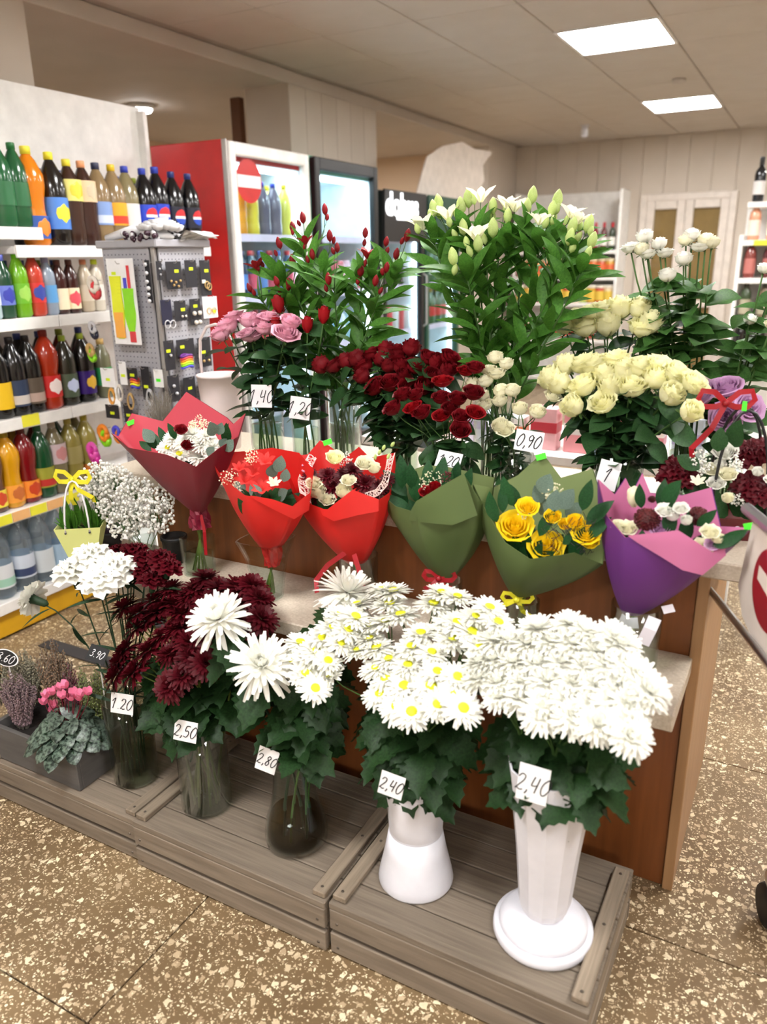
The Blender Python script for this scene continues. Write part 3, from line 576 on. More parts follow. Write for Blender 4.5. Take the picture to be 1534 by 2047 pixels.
tag(MB().bbox((aty(1508, 482, YR).x, YR-.006, zr[1]-.04), (aty(1534, 482, YR).x+.15, YR-.001, zr[1]-.002), .001).build('price_card', 'price_yellow'), 'long yellow price card on the drinks rack edge', 'price card')
# ---------------------------------------------------------------- low display behind the flower counter
t = thing('display_table', 'low white display table with packages behind the flower counter', 'table', (-.95, 3.3, 0))
MB().bbox((-1.75, 3.0, .74), (-.15, 3.6, .78), .004).build('table_top', 'white_metal', t)
for x in (-1.72, -.22):
    for y in (3.03, 3.53): MB().bbox((x, y, 0), (x+.04, y+.04, .74), .003).build('leg', 'white_metal', t)
MB().bbox((-1.7, 3.04, .25), (-.2, 3.56, .28), .003).build('lower_shelf', 'white_metal', t)
pk = [('#e89aa0', '#f2ece8'), ('#c83a48', '#f0e8e4'), ('#f0e4dc', '#d88a90'), ('#dcd8e8', '#b8a8d0'), ('#f0ece8', '#e07a50'), ('#e8b0b4', '#c83a48')]
for k in range(11):
    a, b = pk[k % 6]; x = -1.68+k*.14; c = (x, 3.12, .78); h = rnd(.12, .2)
    names = ['pink', 'red', 'cream', 'lilac', 'white', 'rose']
    t = thing('sweet_box', names[k % 6]+' sweet box with a contrasting band on the white display table', 'box', c, names[k % 6]+' sweet boxes on the display table')
    mat('pk'+a[1:], a, .5); mat('pk'+b[1:], b, .5)
    MB().bbox((x, 3.08, .78), (x+.11, 3.16, .78+h), .003).build('carton', 'pk'+a[1:], t); MB().bbox((x-.0006, 3.0794, .80+h*.3), (x+.1106, 3.1606, .80+h*.55), .0004).build('band', 'pk'+b[1:], t)
# ---------------------------------------------------------------- accessory spinner
C0 = atz(309, 495, 1.60); C0 = CAM + (C0-CAM)*1.0
d0 = ray(309, 495); C0 = CAM + d0*3.0; cx, cyy, ww, ztop = C0.x, C0.y, .285, 1.60
mat('pegboard', '#a9a8ae', .5); mat('peg_hole', '#4a4a50', .8)
t = thing('accessory_spinner', 'grey pegboard spinner rack hung with combs, earrings and hair ties', 'display rack', (cx-ww/2, cyy+ww/2, 0))
MB().bbox((cx-ww-.02, cyy-.015, ztop), (cx+.02, cyy+ww+.02, ztop+.03), .004).build('top_plate', 'pegboard', t)
MB().tube([(cx-ww/2, cyy+ww/2, .02), (cx-ww/2, cyy+ww/2, ztop)], .02, 10).build('pole', 'steel', t)
MB().lathe([(.26, 0), (.26, .012), (.24, .02), (.03, .03)], 24, (cx-ww/2, cyy+ww/2, 0)).build('base', 'dark_metal', t, True)
zb0 = .62
panels = [MB().bbox((cx-ww, cyy, zb0), (cx-.035, cyy+.008, ztop), .001).build('pegboard', 'pegboard', t), MB().bbox((cx-.008, cyy+.02, zb0), (cx, cyy+ww, ztop), .001).build('pegboard', 'pegboard', t),
          MB().bbox((cx-ww, cyy+ww-.008, zb0), (cx-.035, cyy+ww, ztop), .001).build('pegboard', 'pegboard', t), MB().bbox((cx-ww, cyy+.02, zb0), (cx-ww+.008, cyy+ww-.02, ztop), .001).build('pegboard', 'pegboard', t)]
for x in (cx-.03, cx-ww-.006):
    for y in (cyy+.004, cyy+ww-.012): MB().bbox((x, y, zb0-.02), (x+.02, y+.016, ztop), .002).build('upright', 'steel', t)
h1, h2 = MB(), MB()                               # peg holes: shallow dark discs, one joined part per panel
for i in range(13):
    for j in range(48):
        z = zb0+.015+j*.02
        x = cx-ww+.012+i*.02
        if x < cx-.045: h1.lathe([(.0028, 0), (.0028, .0004)], 6, (0, 0, 0)); n = len(h1.v)-12; h1.v[n:] = [(x+p[0], cyy-.0002-p[2], z+p[1]) for p in h1.v[n:]]
        y = cyy+.03+i*.02
        if y < cyy+ww-.01: h2.lathe([(.0028, 0), (.0028, .0004)], 6, (0, 0, 0)); n = len(h2.v)-12; h2.v[n:] = [(cx+.0002+p[2], y+p[0], z+p[1]) for p in h2.v[n:]]
tag(h1.build('peg_holes', 'peg_hole', panels[0]), kind='stuff'); tag(h2.build('peg_holes', 'peg_hole', panels[1]), kind='stuff')
def hook(p, n, L=.05):
    p = V(p); n = V(n); return MB().tube([p, p+n*L, p+n*(L+.008)+V((0, 0, .01))], .0017, 5).build('hook', 'steel', t)
SG = 'items hanging on the spinner'
def on(face, px, py, off=.02):
    return aty(px, py, cyy-off) if face == 'L' else atx(px, py, cx+off)
def card(face, x0, y0, x1, y1, m, label, name='earring_card', off=.02, sticker=None, deco=None, cat='card'):
    a, b = on(face, x0, y0, off), on(face, x1, y1, off); u = V((1, 0, 0)) if face == 'L' else V((0, 1, 0)); n = V((0, -1, 0)) if face == 'L' else V((1, 0, 0))
    wd = abs((b-a).dot(u)); z1, z0 = a.z, b.z; c = V(a); c.z = z1
    t2 = thing(name, label, cat, V((c.x, c.y, z0))+u*wd/2, SG)
    R = Matrix(((u.x, n.x, 0, c.x), (u.y, n.y, 0, c.y), (0, 0, 1, z0), (0, 0, 0, 1))); H = z1-z0
    MB().bbox((0, -.001, 0), (wd, .001, H), .0008, R).build('card', m, t2)
    if sticker:
        sx, sy, col = sticker; MB().bbox((wd*sx-.012, .0012, H*sy-.006), (wd*sx+.012, .0022, H*sy+.006), .0004, R).build('price_sticker', col, t2)
    if deco: deco(t2, R, wd, H)
    hook(c + u*wd/2 - V((0, 0, H*.06)) - n*(off-.004), n, off+.01)
    return t2
for nme, c in (('c_yellow', '#e6ee2a'), ('c_orange', '#f5b04a'), ('c_green', '#8fe020'), ('c_pink', '#f25ac0'), ('c_red', '#e0424a'), ('c_blue', '#4a4ad0'), ('c_teal', '#7ad0d0'), ('c_purple', '#6a2a88'), ('pearl', '#ece4d8'), ('gold', '#c8a468'), ('silver_bead', '#c8c8cc'), ('navy', '#22243c'), ('r_orange', '#f08a20'), ('magenta', '#d428a0')): mat(nme, c, .35)
def comb(m, x0, x1, z0, z1, teeth, dn=.004):
    def f(t2, R, wd, H):
        b = MB()
        n = 14; pts = []
        for i in range(n+1):
            v = i/n; w_ = .5+.5*math.sin(min(1, v*2.2)*pi/2)*(1 if v < .45 else 1-.25*math.sin((v-.45)/.55*pi)); pts.append((z0+(z1-z0)*v, w_))
        xm, hw = (x0+x1)/2, (x1-x0)/2
        ol = [(wd*(xm-hw*w_), H*z) for z, w_ in pts] + [(wd*(xm+hw*w_), H*z) for z, w_ in reversed(pts)]
        o = MB().poly([R @ V((x, .002, z)) for x, z in ol], R.to_3x3() @ V((0, dn, 0))).build('comb', m, t2)
        for k in range(teeth):
            z = z0+(z1-z0)*(.5+.45*k/teeth); MB().bbox((wd*(xm+hw*.2), .002+dn, H*z), (wd*(xm+hw*.95), .0032+dn, H*z+.003), .0003, R).build('tooth', m, o)
    return f
def combo(*fs):
    def f(*a):
        for g in fs: g(*a)
    return f
def rect(m, x0, x1, z0, z1, nm, d=.003):
    return lambda t2, R, wd, H: MB().bbox((wd*x0, .002, H*z0), (wd*x1, .002+d, H*z1), .001, R).build(nm, m, t2) and None
def balls(m, pts, r, nm='earring'):
    def f(t2, R, wd, H):
        for x, z in pts: MB().ball(R @ V((wd*x, .004+r*.5, H*z)), r, 8, 6).build(nm, m, t2, True)
    return f
def rings(m, pts, r, nm='hoop'):
    def f(t2, R, wd, H):
        for x, z in pts: MB().tube([R @ V((wd*x+r*math.cos(a*.4487), .006, H*z+r*math.sin(a*.4487))) for a in range(15)], .0022, 6).build(nm, m, t2, True)
    return f
card('L', 211, 517, 284, 690, 'paper_white', 'large white blister card with yellow and green combs', 'comb_set', .05, (.25, .83, 'neon_yellow'),
     combo(comb('c_yellow', .08, .5, .07, .8, 8), rect('c_pink', .10, .2, .42, .58, 'comb_handle'), rect('c_orange', .12, .46, .08, .38, 'comb_back', .0065), comb('c_green', .52, .92, .16, .66, 10), rect('c_red', .62, .84, .03, .16, 'comb_handle'), rect('c_blue', .58, .70, .66, .78, 'comb_handle'), rect('c_red', .74, .84, .66, .92, 'comb_handle')), 'comb set')
card('L', 288, 520, 307, 606, 'soft_black', 'narrow black card with silver hair clips beside the comb set', 'hair_clip_card', .03, None, balls('silver_bead', [(.4, .9), (.5, .7), (.4, .5), (.6, .35), (.5, .2), (.5, .05)], .008, 'clip'))
for k, (x0, y0, x1, y1, st, dc, lb) in enumerate([
    (311, 522, 326, 560, None, balls('silver_bead', [(.5, .3), (.4, .6)], .004), 'small black earring card at the top row of the spinner by the corner'),
    (330, 523, 366, 577, (.65, .65, 'neon_yellow'), balls('gold', [(.2, .3), (.5, .25), (.8, .3), (.35, .15), (.65, .1)], .005), 'black earring card with gold drops and yellow sticker'),
    (368, 520, 396, 574, (.5, .68, 'neon_yellow'), None, 'plain black earring card with a yellow sticker'),
    (398, 520, 424, 590, (.6, .7, 'neon_yellow'), combo(rings('gold', [(.5, .3), (.7, .25)], .014), rect('pearl', .05, .4, .35, .45, 'clip')), 'black earring card with twisted gold hoops'),
    (320, 600, 346, 648, None, rings('silver_bead', [(.4, .02), (.9, .0)], .015), 'dark blue earring card with silver hoops'),
    (347, 602, 374, 640, (.7, .55, 'neon_yellow'), balls('pearl', [(.55, .22), (.85, .22)], .005), 'black earring card with two small pearls'),
    (378, 598, 404, 648, (.5, .72, 'neon_yellow'), balls('pearl', [(.25, .45), (.75, .45), (.35, .1), (.7, .1)], .009), 'black earring card with large pearl drops'),
    (404, 594, 436, 634, (.75, .3, 'neon_yellow'), rings('gold', [(.35, .35), (.7, .35)], .013), 'pale earring card with gold hoops'),
    (326, 682, 352, 738, (.4, .65, 'neon_yellow'), balls('silver_bead', [(.5, .5)], .006), 'black card with a silver hair pin on the third row'),
    (352, 680, 390, 712, (.3, .6, 'neon_yellow'), None, 'black card holding rainbow hair ties'),
    (394, 676, 424, 730, (.4, .5, 'neon_yellow'), balls('gold', [(.3, .2), (.7, .2)], .006), 'black card with gold studs beside the rainbow hair ties'),
    (334, 752, 362, 800, None, balls('silver_bead', [(.4, .6), (.6, .3)], .007), 'black card with silver drops on the lowest row'),
    (366, 756, 394, 806, (.5, .6, 'neon_yellow'), None, 'plain dark card on the lowest row of the spinner'),
    (398, 758, 426, 800, (.5, .5, 'neon_yellow'), rings('gold', [(.5, .3)], .012), 'black card with one gold hoop on the lowest row')]):
    card('R', x0, y0, x1, y1, 'paper_white' if 'pale' in lb else 'navy' if 'dark blue' in lb else 'soft_black', lb, 'earring_card', .018+.004*(k % 3), st, dc)
# rainbow hair ties and other bundles
def bundle(face, px, py, w_, h_, cols, label, off=.04, name='hair_tie_bundle'):
    c = on(face, px, py, off); t2 = thing(name, label, 'hair ties', c, SG); k = 0; n = len(cols)
    u = V((1, 0, 0)) if face == 'L' else V((0, 1, 0))
    for i, m in enumerate(cols):
        z = c.z + h_*(.5-i/(n-1 or 1)); MB().tube([V((c.x, c.y, z)) + u*(w_*math.cos(a*pi/8)) + V((0, 0, -.004*math.cos(a*pi/4))) + u.cross(V((0, 0, 1)))*(.014*math.sin(a*pi/8)) for a in range(17)], h_/n*.62, 6).build('hair_tie', m, t2, True)
    return t2
bundle('R', 374, 722, .03, .045, ['c_purple', 'c_red', 'r_orange', 'c_yellow', 'c_green', 'c_blue'], 'rainbow striped bundle of hair ties on the right side of the spinner')
bundle('R', 412, 765, .025, .04, ['c_blue', 'navy', 'c_purple'], 'dark blue bundle of hair ties beside the white bucket')
bundle('L', 270, 766, .018, .03, ['c_red', 'r_orange', 'c_yellow', 'c_blue'], 'red and orange bundle of hair ties on a black card')
for (px, py, m, lb) in ((240, 783, 'pearl', 'cream hair elastic loops hanging on the spinner'), (300, 792, 'silver_bead', 'grey hair elastic loops hanging on the spinner'), (262, 800, 'gold', 'sand coloured hair elastic loops hanging on the spinner'), (224, 790, 'c_orange', 'orange hair elastic loops hanging on the spinner')):
    c = on('L', px, py, .035); t2 = thing('hair_elastics', lb, 'hair ties', c, SG)
    for k in range(4): MB().tube([c+V((.016*math.cos(a*pi/7)+.003*k, -.004*k, .03*math.sin(a*pi/7)-.002*k)) for a in range(15)], .003, 6).build('elastic', m, t2, True)
for (x0, y0, x1, y1, m, lb, dc) in ((200, 735, 232, 775, 'paper_white', 'white card with hair grips at the lower left of the spinner', None), (236, 722, 256, 770, 'paper_white', 'white card with ribbons under the comb set', None), (253, 735, 276, 760, 'soft_black', 'black card with a yellow sticker under the comb set', None), (280, 732, 304, 800, 'soft_black', 'long black hosiery card under the hair clips', None), (306, 738, 328, 775, 'plastic_clear_white', 'white card with a green sticker at the spinner corner', None),
                                (210, 808, 240, 838, 'soft_black', 'small black earring card low on the spinner', None), (246, 806, 268, 846, 'soft_black', 'small black card with a white stripe low on the spinner', None)):
    card('L', x0, y0, x1, y1, m, lb, 'accessory_card', .03+rnd(0, .02), (.5, .4, 'neon_green' if 'green' in lb else 'neon_yellow'), dc)
# ornaments on the left flank of the spinner
for (px, py, r, cols, lb) in ((192, 575, .028, ('c_red', 'pearl'), 'pink and white hair scrunchie on the left flank of the spinner'), (190, 660, .02, ('navy', 'silver_bead'), 'dark bow hair clip on the left flank of the spinner'), (186, 705, .022, ('c_green', 'gold'), 'green and gold hair clip on the left flank of the spinner'), (212, 870, .03, ('c_green', 'r_orange'), 'bright green and orange hair clips low on the spinner'), (238, 868, .022, ('r_orange', 'c_blue'), 'orange and blue hair clips low on the spinner'), (190, 905, .03, ('magenta', 'c_pink'), 'magenta ribbon bow beside the baby breath')):
    c = on('L', px, py, .03); c.x = min(c.x, cx-.03); t2 = thing('hair_ornament', lb, 'hair clip', c, SG)
    for k, m in enumerate(cols): MB().tube([c+V((r*.7*math.cos(a*pi/6), -.006-.006*k, r*math.sin(a*pi/6)+(.012 if k else -.012))) for a in range(13)], [r*.34*(1.15-.3*math.sin(a)) for a in range(13)], 6).build('loop', m, t2, True)
    hook((c.x, cyy, c.z+r), (0, -1, 0), .03)
# hair flower and beads on the top plate
mat('bead_plum', '#3a2030', .25); mat('flower_white', '#f4f4f6', .6, transl=.2)
c = V((cx-.03, cyy+.07, ztop+.031)); t2 = thing('hair_flower', 'large white fabric hair flower lying on top of the spinner', 'hair flower', c)
for k in range(38):
    a = k*2.4; r = .012+.05*math.sqrt(k/38); q = c+V((r*math.cos(a)*1.2, r*math.sin(a), .062-.6*r)); MB().lathe([(.001, 0), (.02, .008), (.028, .024)], 7, q).build('petal', 'flower_white', t2, True)
MB().lathe([(.05, 0), (.055, .01), (.02, .035)], 14, c).build('base', 'flower_white', t2, True)
t2 = thing('hair_band', 'white knotted hair band lying beside the fabric flower', 'hair band', c+V((-.14, .02, 0)))
MB().tube([(cx-ww-.01, cyy+.04, ztop+.04), (cx-.2, cyy+.06, ztop+.06), (cx-.12, cyy+.08, ztop+.075)], [.012, .02, .022], 8).build('band', 'flower_white', t2, True)
t2 = thing('bead_bracelets', 'heap of dark plum bead bracelets on top of the spinner', 'bracelet', (cx-.12, cyy+.02, ztop+.03))
for k in range(44):
    a = k*.7; MB().ball((cx-.16+.0042*k, cyy+.0+.018*math.sin(a), ztop+.04+.012*math.cos(a*1.3)), .011, 7, 5).build('bead', 'bead_plum' if k % 3 else 'silver_bead', t2, True)
t2 = thing('bag_bundle', 'folded white plastic sheets on the right end of the spinner top', 'plastic', (cx, cyy+.2, ztop+.03))
for k in range(4): MB().grid([[V((cx-.03+.02*i+.01*k, cyy+.12+.05*j, ztop+.034+.006*k+.012*math.sin(i*1.7+j+k))) for i in range(4)] for j in range(5)]).build('sheet', 'plastic_clear_white', t2, True)
# ---------------------------------------------------------------- shopping trolley at the right edge
P0 = aty(1478, 1156, 1.66); dv = V((.407, -.914, 0)); sv = V((.914, .407, 0)); up = V((0, 0, 1))
zt1 = aty(1513, 1036, 1.62).z; zr1 = aty(1474, 1232, 1.66).z
t = thing('shopping_trolley', 'chrome shopping trolley with a white sign showing a dark red disc', 'trolley', V((P0.x+.3, P0.y-.1, 0)))
b0 = V((P0.x, P0.y, 0))
ol = [(.03, zt1), (.62, zt1), (.62, zr1), (.10, zr1), (.04, zr1+.02), (.0, zr1+.07)]
sg = MB().poly([b0+dv*a+up*z for a, z in ol], sv*.012).build('sign_panel', 'card_beige', t)
cr = .13; cc = b0+dv*.152+up*.942
em = place('emblem', MB().lathe([(cr*.62, 0), (cr*.62, .002)], 40).mesh('emblem', 'sign_red'), sg, aim(-sv, 0, cc-sv*.0005))
MB().poly([cc-sv*.003+dv*a*.1+up*z for a, z in ((-.58, .030), (.62, .012), (.62, -.028), (-.58, .002))], sv*.0008).build('emblem_band', 'card_beige', sg)
MB().tube([b0+dv*.0+up*(zt1+.006)-sv*.004, b0+dv*.75+up*(zt1+.006)-sv*.004], .012, 10).build('top_rail', 'chrome', t, True)
for dz, off in ((0, 0), (.018, .016)): MB().tube([b0-dv*.125+up*(zr1-.012+dz)-sv*(off-.004), b0+dv*.75+up*(zr1-.012+dz)-sv*(off-.004)], .0075, 8).build('side_rail', 'chrome', t, True)
for a in (.34, .7): MB().tube([b0+dv*a+up*zt1+sv*.02, b0+dv*(a-.02)+up*zr1+sv*.03, b0+dv*(a-.05)+sv*.1+up*.14], .01, 8).build('leg', 'chrome', t, True)
for a in (0.0, .7):
    for s_ in (.175, .52):
        q = b0+dv*a+sv*s_; cst = MB().lathe([(.012, .11), (.02, .13), (.02, .15)], 10, q).build('caster', 'chrome', t, True)
        place('wheel', MB().lathe([(.02, -.014), (.05, -.013), (.055, 0), (.05, .013), (.02, .014)], 18).mesh('wheel', 'soft_black', True), cst, aim(sv, 0, q+up*.055))
MB().tube([b0+sv*.2+up*.14, b0+dv*.7+sv*.2+up*.14, b0+dv*.7+sv*.55+up*.14, b0+sv*.55+up*.14, b0+sv*.2+up*.14], .01, 8).build('chassis', 'chrome', t, True)

wr = MB(); o0 = b0+sv*.05+dv*.17; zl, zh = .55, .98                      # wire basket behind the sign
def seg(a, b): wr.tube([a, b], .0022, 4, False)
for k in range(15):
    a = .02+.7*k/14; seg(o0+dv*a+up*zl, o0+dv*a+up*zh); seg(o0+dv*a+sv*.5+up*zl, o0+dv*a+sv*.5+up*zh); seg(o0+dv*a+up*zl, o0+dv*a+sv*.5+up*zl)
for k in range(11):
    s_ = .5*k/10
    for a in (.02, .72): seg(o0+dv*a+sv*s_+up*zl, o0+dv*a+sv*s_+up*zh)
for z in (zl, .7, .85, zh):
    for p, q in ((o0+dv*.02, o0+dv*.72), (o0+dv*.02+sv*.5, o0+dv*.72+sv*.5), (o0+dv*.02, o0+dv*.02+sv*.5), (o0+dv*.72, o0+dv*.72+sv*.5)): seg(p+up*z, q+up*z)
tag(wr.build('wire_basket', 'chrome', t), kind='stuff')
MB().tube([o0+dv*.76+up*1.03, o0+dv*.76+sv*.5+up*1.03], .014, 10).build('handle', 'sign_red', t, True)
for s_ in (0, .5): MB().tube([o0+dv*.72+sv*s_+up*.98, o0+dv*.76+sv*s_+up*1.03], .008, 8).build('handle_bracket', 'chrome', t, True)
# ---------------------------------------------------------------- flower materials
def pet(n, c, c2=None, tr=.22, rough=.55, ns=25, rand=.1): return mat(n, c, rough, c2, ns, transl=tr, rand=rand, spec=.25)
pet('p_darkred', '#86101c', '#5a0610', .15, rand=.25); pet('p_red', '#a50d18', '#7a0812', .15, rand=.2); pet('p_cream', '#fdfcdc', '#f5f2bc', .36); pet('p_ivory', '#faf8e6', '#f0ecca', .32)
pet('p_pink', '#f7cfdc', '#e394b4', .28, rand=.1); pet('p_lav', '#d6aed2', '#bf90bd', .25); pet('p_white', '#f6f6f2', '#eeeee2', .25, rand=.05); pet('p_burg', '#5e0818', '#3c040e', .1, rand=.3)
pet('p_carn', '#640818', '#420410', .1, rand=.25); pet('p_yel', '#ffe628', '#f6cf14', .32); pet('p_alred', '#a01a24', '#6d0d16', .15, rand=.25); pet('p_algreen', '#d6e2a4', '#b4cf6c', .25, rand=.15); pet('p_coral', '#c01418', '#d4443c', .15)
pet('p_cyc', '#f79dbd', '#ee78a2', .25); mat('eye_yellow', '#e6e01c', .6, '#c8cf1a', 60); mat('p_berry', '#5e1a1e', .35, '#3a0e12', 60, rand=.3)
def leafmat(n, c, c2, tr=.12, rand=.25, rough=.5): return mat(n, c, rough, c2, 20, transl=tr, rand=rand, spec=.22)
leafmat('l_rose', '#34582f', '#223f22', .18); leafmat('l_chrys', '#274522', '#172c14', .15); leafmat('l_alstro', '#568a34', '#3b6a26', .28); leafmat('l_lis', '#4a7336', '#33592a', .2); leafmat('l_ruscus', '#24502a', '#173a1e'); leafmat('l_euc', '#71857a', '#566b60')
leafmat('stem', '#4a6a34', '#38542a', 0); leafmat('stem_dark', '#2c4530', '#20331f', 0); leafmat('stem_water', '#6d8036', '#4a5c26', 0); leafmat('l_hyac', '#4a7a24', '#2f5a18', .15)
# ---------------------------------------------------------------- flower meshes (+Z is the flower axis, radius about 1)
FM = {}
def once(k, f):
    if k not in FM: FM[k] = f()
    return FM[k]
def petal_cup(mb, phi, rho, h, w_, curl, z0=0, nu=4, nv=4, ruf=0, point=0, seed=0, tuck=0):
    rows = []
    for j in range(nv+1):
        v = j/nv; r = rho*math.sin(min(1, .16+v*1.5)*pi/2)**.8*(1-tuck*max(0, v-.55)/.45) + curl*v**5; z = z0+h*v-curl*.5*v**5
        wid = w_*(.35+.65*math.sin(min(1, v*1.5)*pi/2))*(1-point*.8*max(0, v-.5)/.5)
        row = []
        for i in range(nu+1):
            u = 2*i/nu-1; a = phi+u*wid; rr = r*(1+ruf*math.sin(seed*3.1+u*5)*v)
            zz = z-(.12*h*u*u*v if v > .8 else 0)+ruf*.2*math.sin(u*7+seed)*v
            row.append(V((rr*math.cos(a), rr*math.sin(a), zz)))
        rows.append(row)
    mb.grid(rows)
def rose(openness=.6, tall=1.25, seed=1, ruf=.03):
    mb = MB(); rs = random.Random(seed); k = 0; o = openness
    for n, rho, h, w_, c in ((2, .14, 1.0, 1.5, .02), (3, .26, 1.03, 1.15, .04), (3, .40, 1.03, 1.05, .06+.04*o), (4, .56, 1.0, .9, .08+.08*o), (5, .74, .96, .8, .10+.14*o), (5, .90, .86, .74, .12+.3*o)):
        for i in range(n):
            petal_cup(mb, 2*pi*i/n+k*1.1+rs.uniform(-.15, .15), rho*(.8+.2*o), h*tall*rs.uniform(.94, 1.06), w_, c, 0, 4, 5, ruf=ruf, seed=rs.random()*9, tuck=.25*(1-o) if k > 1 else .1)
        k += 1
    return mb
def bud(): 
    mb = MB()
    for n, rho, h, w_ in ((2, .3, 1.75, 1.6), (3, .5, 1.8, 1.2), (4, .62, 1.6, .9)):
        for i in range(n): petal_cup(mb, 2*pi*i/n+n, rho, h, w_, -.12 if n < 4 else .05, seed=i)
    return mb
def strip(mb, phi, L, wd, el, curl, r0=.1, z0=0, seg=3, cup=.25, tip=.35):
    d0 = el; r, z = r0, z0; rows = []; wds = [.45, 1, .95, tip] if seg == 3 else [.4, .85, 1, .9, tip]
    for j in range(seg+1):
        hw = wd*wds[j]; row = []
        for u in (-1, 0, 1):
            off = -cup*hw*(1-abs(u)); cx_, sx_ = math.cos(phi), math.sin(phi); rr = r-off*math.sin(d0)*-1; zz = z+off*math.cos(d0)
            row.append(V((rr*cx_-u*hw*sx_, rr*sx_+u*hw*cx_, zz)))
        rows.append(row); r += L/seg*math.cos(d0); z += L/seg*math.sin(d0); d0 += curl/seg
    mb.grid(rows)
def chrys(layers, wd=.09, seed=1, tip=.4, seg=3, jit=.12):
    mb = MB(); rs = random.Random(seed)
    for n, L, el, curl, z0 in layers:
        o = rs.random()*6
        for i in range(n): strip(mb, o+2*pi*i/n+rs.uniform(-.1, .1), L*rs.uniform(.88, 1.1), wd, el+rs.uniform(-jit, jit), curl, .12, z0, seg, tip=tip)
    return mb
def carnation(seed=1):
    mb = MB(); rs = random.Random(seed)
    for lay, (R, z, tilt) in enumerate(((1, .25, .02), (.92, .38, .16), (.75, .48, .3), (.52, .55, .45), (.3, .6, .6))):
        n = 40; rows = []; ph = rs.random()*6
        for j in range(4):
            v = j/3; row = []
            for i in range(n):
                a = 2*pi*i/n; rr = R*(.08+.92*v)*(1+.10*v*math.sin(5*a+ph)+.07*v*(1 if i % 2 else -1)); zz = z+tilt*v*R*.8+.10*v*math.sin(9*a+ph*2)+.05*v*rs.uniform(-1, 1)-.22*v*v*(1-lay*.2)
                row.append(V((rr*math.cos(a), rr*math.sin(a), zz)))
            rows.append(row)
        mb.grid(rows, True)
    return mb
def lily(el=.9, L=1.0, n=6, wd=.26, curl=-.9):
    mb = MB()
    for i in range(n): strip(mb, 2*pi*i/n, L*(1 if i % 2 else .92), wd*(1 if i % 2 else .8), el, curl, .05, 0, 4, .3, .12)
    return mb
def leaf(wd=.3, n=7, fold=.25, droop=.35, lobes=0, tipw=.0, p=1.0):
    mb = MB(); rows = []
    for j in range(n+1):
        v = j/n; hw = wd*math.sin(pi*v**p)**.8*(1-.25*v) + .006
        if lobes and 0 < j < n: hw *= 1.1 if j % 2 else .84
        z = -droop*v*v; rows.append([V((u*hw, v+(0.05*abs(u) if lobes and j % 2 else 0), z+fold*abs(u)*hw)) for u in (-1, 0, 1)])
    return mb.grid(rows)
for nm, m, a in (('rose', 'l_rose', dict(wd=.38, droop=.25)), ('chrys', 'l_chrys', dict(wd=.42, n=13, lobes=1, droop=.45)), ('alstro', 'l_alstro', dict(wd=.17, droop=.22, fold=.35)), ('lis', 'l_lis', dict(wd=.36, droop=.3, fold=.3)), ('ruscus', 'l_ruscus', dict(wd=.24, droop=.2)), ('euc', 'l_euc', dict(wd=.42, droop=.1)), ('hyac', 'l_hyac', dict(wd=.13, droop=.1, fold=.6)), ('carn', 'stem_dark', dict(wd=.06, droop=.3))):
    FM['leaf_'+nm] = leaf(**a).mesh('leaf', m, True)
for nm, c in (('darkred', 'p_darkred'), ('red', 'p_red'), ('cream', 'p_cream'), ('ivory', 'p_ivory'), ('pink', 'p_pink'), ('lav', 'p_lav'), ('yel', 'p_yel'), ('white', 'p_white')):
    for k in range(2): FM['rose_%s%d' % (nm, k)] = rose(.25+.35*k if nm not in ('lav', 'yel', 'pink') else .5+.3*k, (1.45 if nm in ('cream', 'darkred') else 1.2)-.2*k, 3+k, .10 if nm in ('cream', 'ivory', 'white') else .05).mesh('bloom', c, True)
FM['bud_red'] = bud().mesh('bloom', 'p_red', True); FM['bud_ivory'] = bud().mesh('bloom', 'p_ivory', True)
for k in range(2):
    FM['daisy%d' % k] = chrys([(21, .95, .02, -.3, .0), (20, .88, .22, -.35, .02), (18, .76, .42, -.35, .04), (15, .58, .65, -.3, .06)], .115, 5+k).mesh('bloom', 'p_white', True)
    FM['pom%d' % k] = chrys([(22, .95, -.1, -.35, 0), (20, .86, .22, -.3, .05), (18, .74, .52, -.2, .08), (14, .58, .85, .1, .1), (9, .42, 1.15, .4, .12)], .115, 8+k).mesh('bloom', 'p_white', True)
    FM['burg%d' % k] = chrys([(22, .95, -.2, -.5, 0), (22, .88, .15, -.45, .06), (18, .74, .5, -.35, .1), (14, .55, .85, -.1, .13), (9, .36, 1.2, .2, .15)], .11, 11+k, .5).mesh('bloom', 'p_burg', True)
    FM['spider%d' % k] = chrys([(17, 1.12, -.35, -.5, 0), (19, 1.1, .0, -.45, .05), (19, 1.0, .3, -.2, .1), (18, .86, .6, .15, .14), (15, .7, .9, .5, .18), (11, .52, 1.2, .9, .2), (7, .36, 1.4, 1.2, .22)], .088, 15+k, .5, 4, .16).mesh('bloom', 'p_white', True)
    FM['carnw%d' % k] = carnation(2+k).mesh('bloom', 'p_white', True); FM['carnr%d' % k] = carnation(5+k).mesh('bloom', 'p_carn', True)
FM['eye'] = MB().lathe([(.30, .10), (.27, .2), (.16, .25), (.001, .24)], 12).mesh('eye', 'eye_yellow', True)
FM['calyx'] = MB().lathe([(.08, -.75), (.2, -.6), (.24, .0), (.3, .3)], 8).mesh('calyx', 'stem_dark', True)
FM['sepal'] = lily(.2, .75, 5, .13, -.9).mesh('sepals', 'stem', True)
for nm, c in (('alred', 'p_alred'), ('algreen', 'p_algreen'), ('coral', 'p_coral'), ('alwhite', 'p_ivory')):
    FM['lily_'+nm] = lily(1.0, 1.1, 6, .26, -.8).mesh('bloom', c, True)
    FM['bud_'+nm] = MB().lathe([(.05, 0), (.33, .3), (.42, .7), (.32, 1.1), (.14, 1.38), (.001, 1.5)], 8).mesh('bud', c, True)
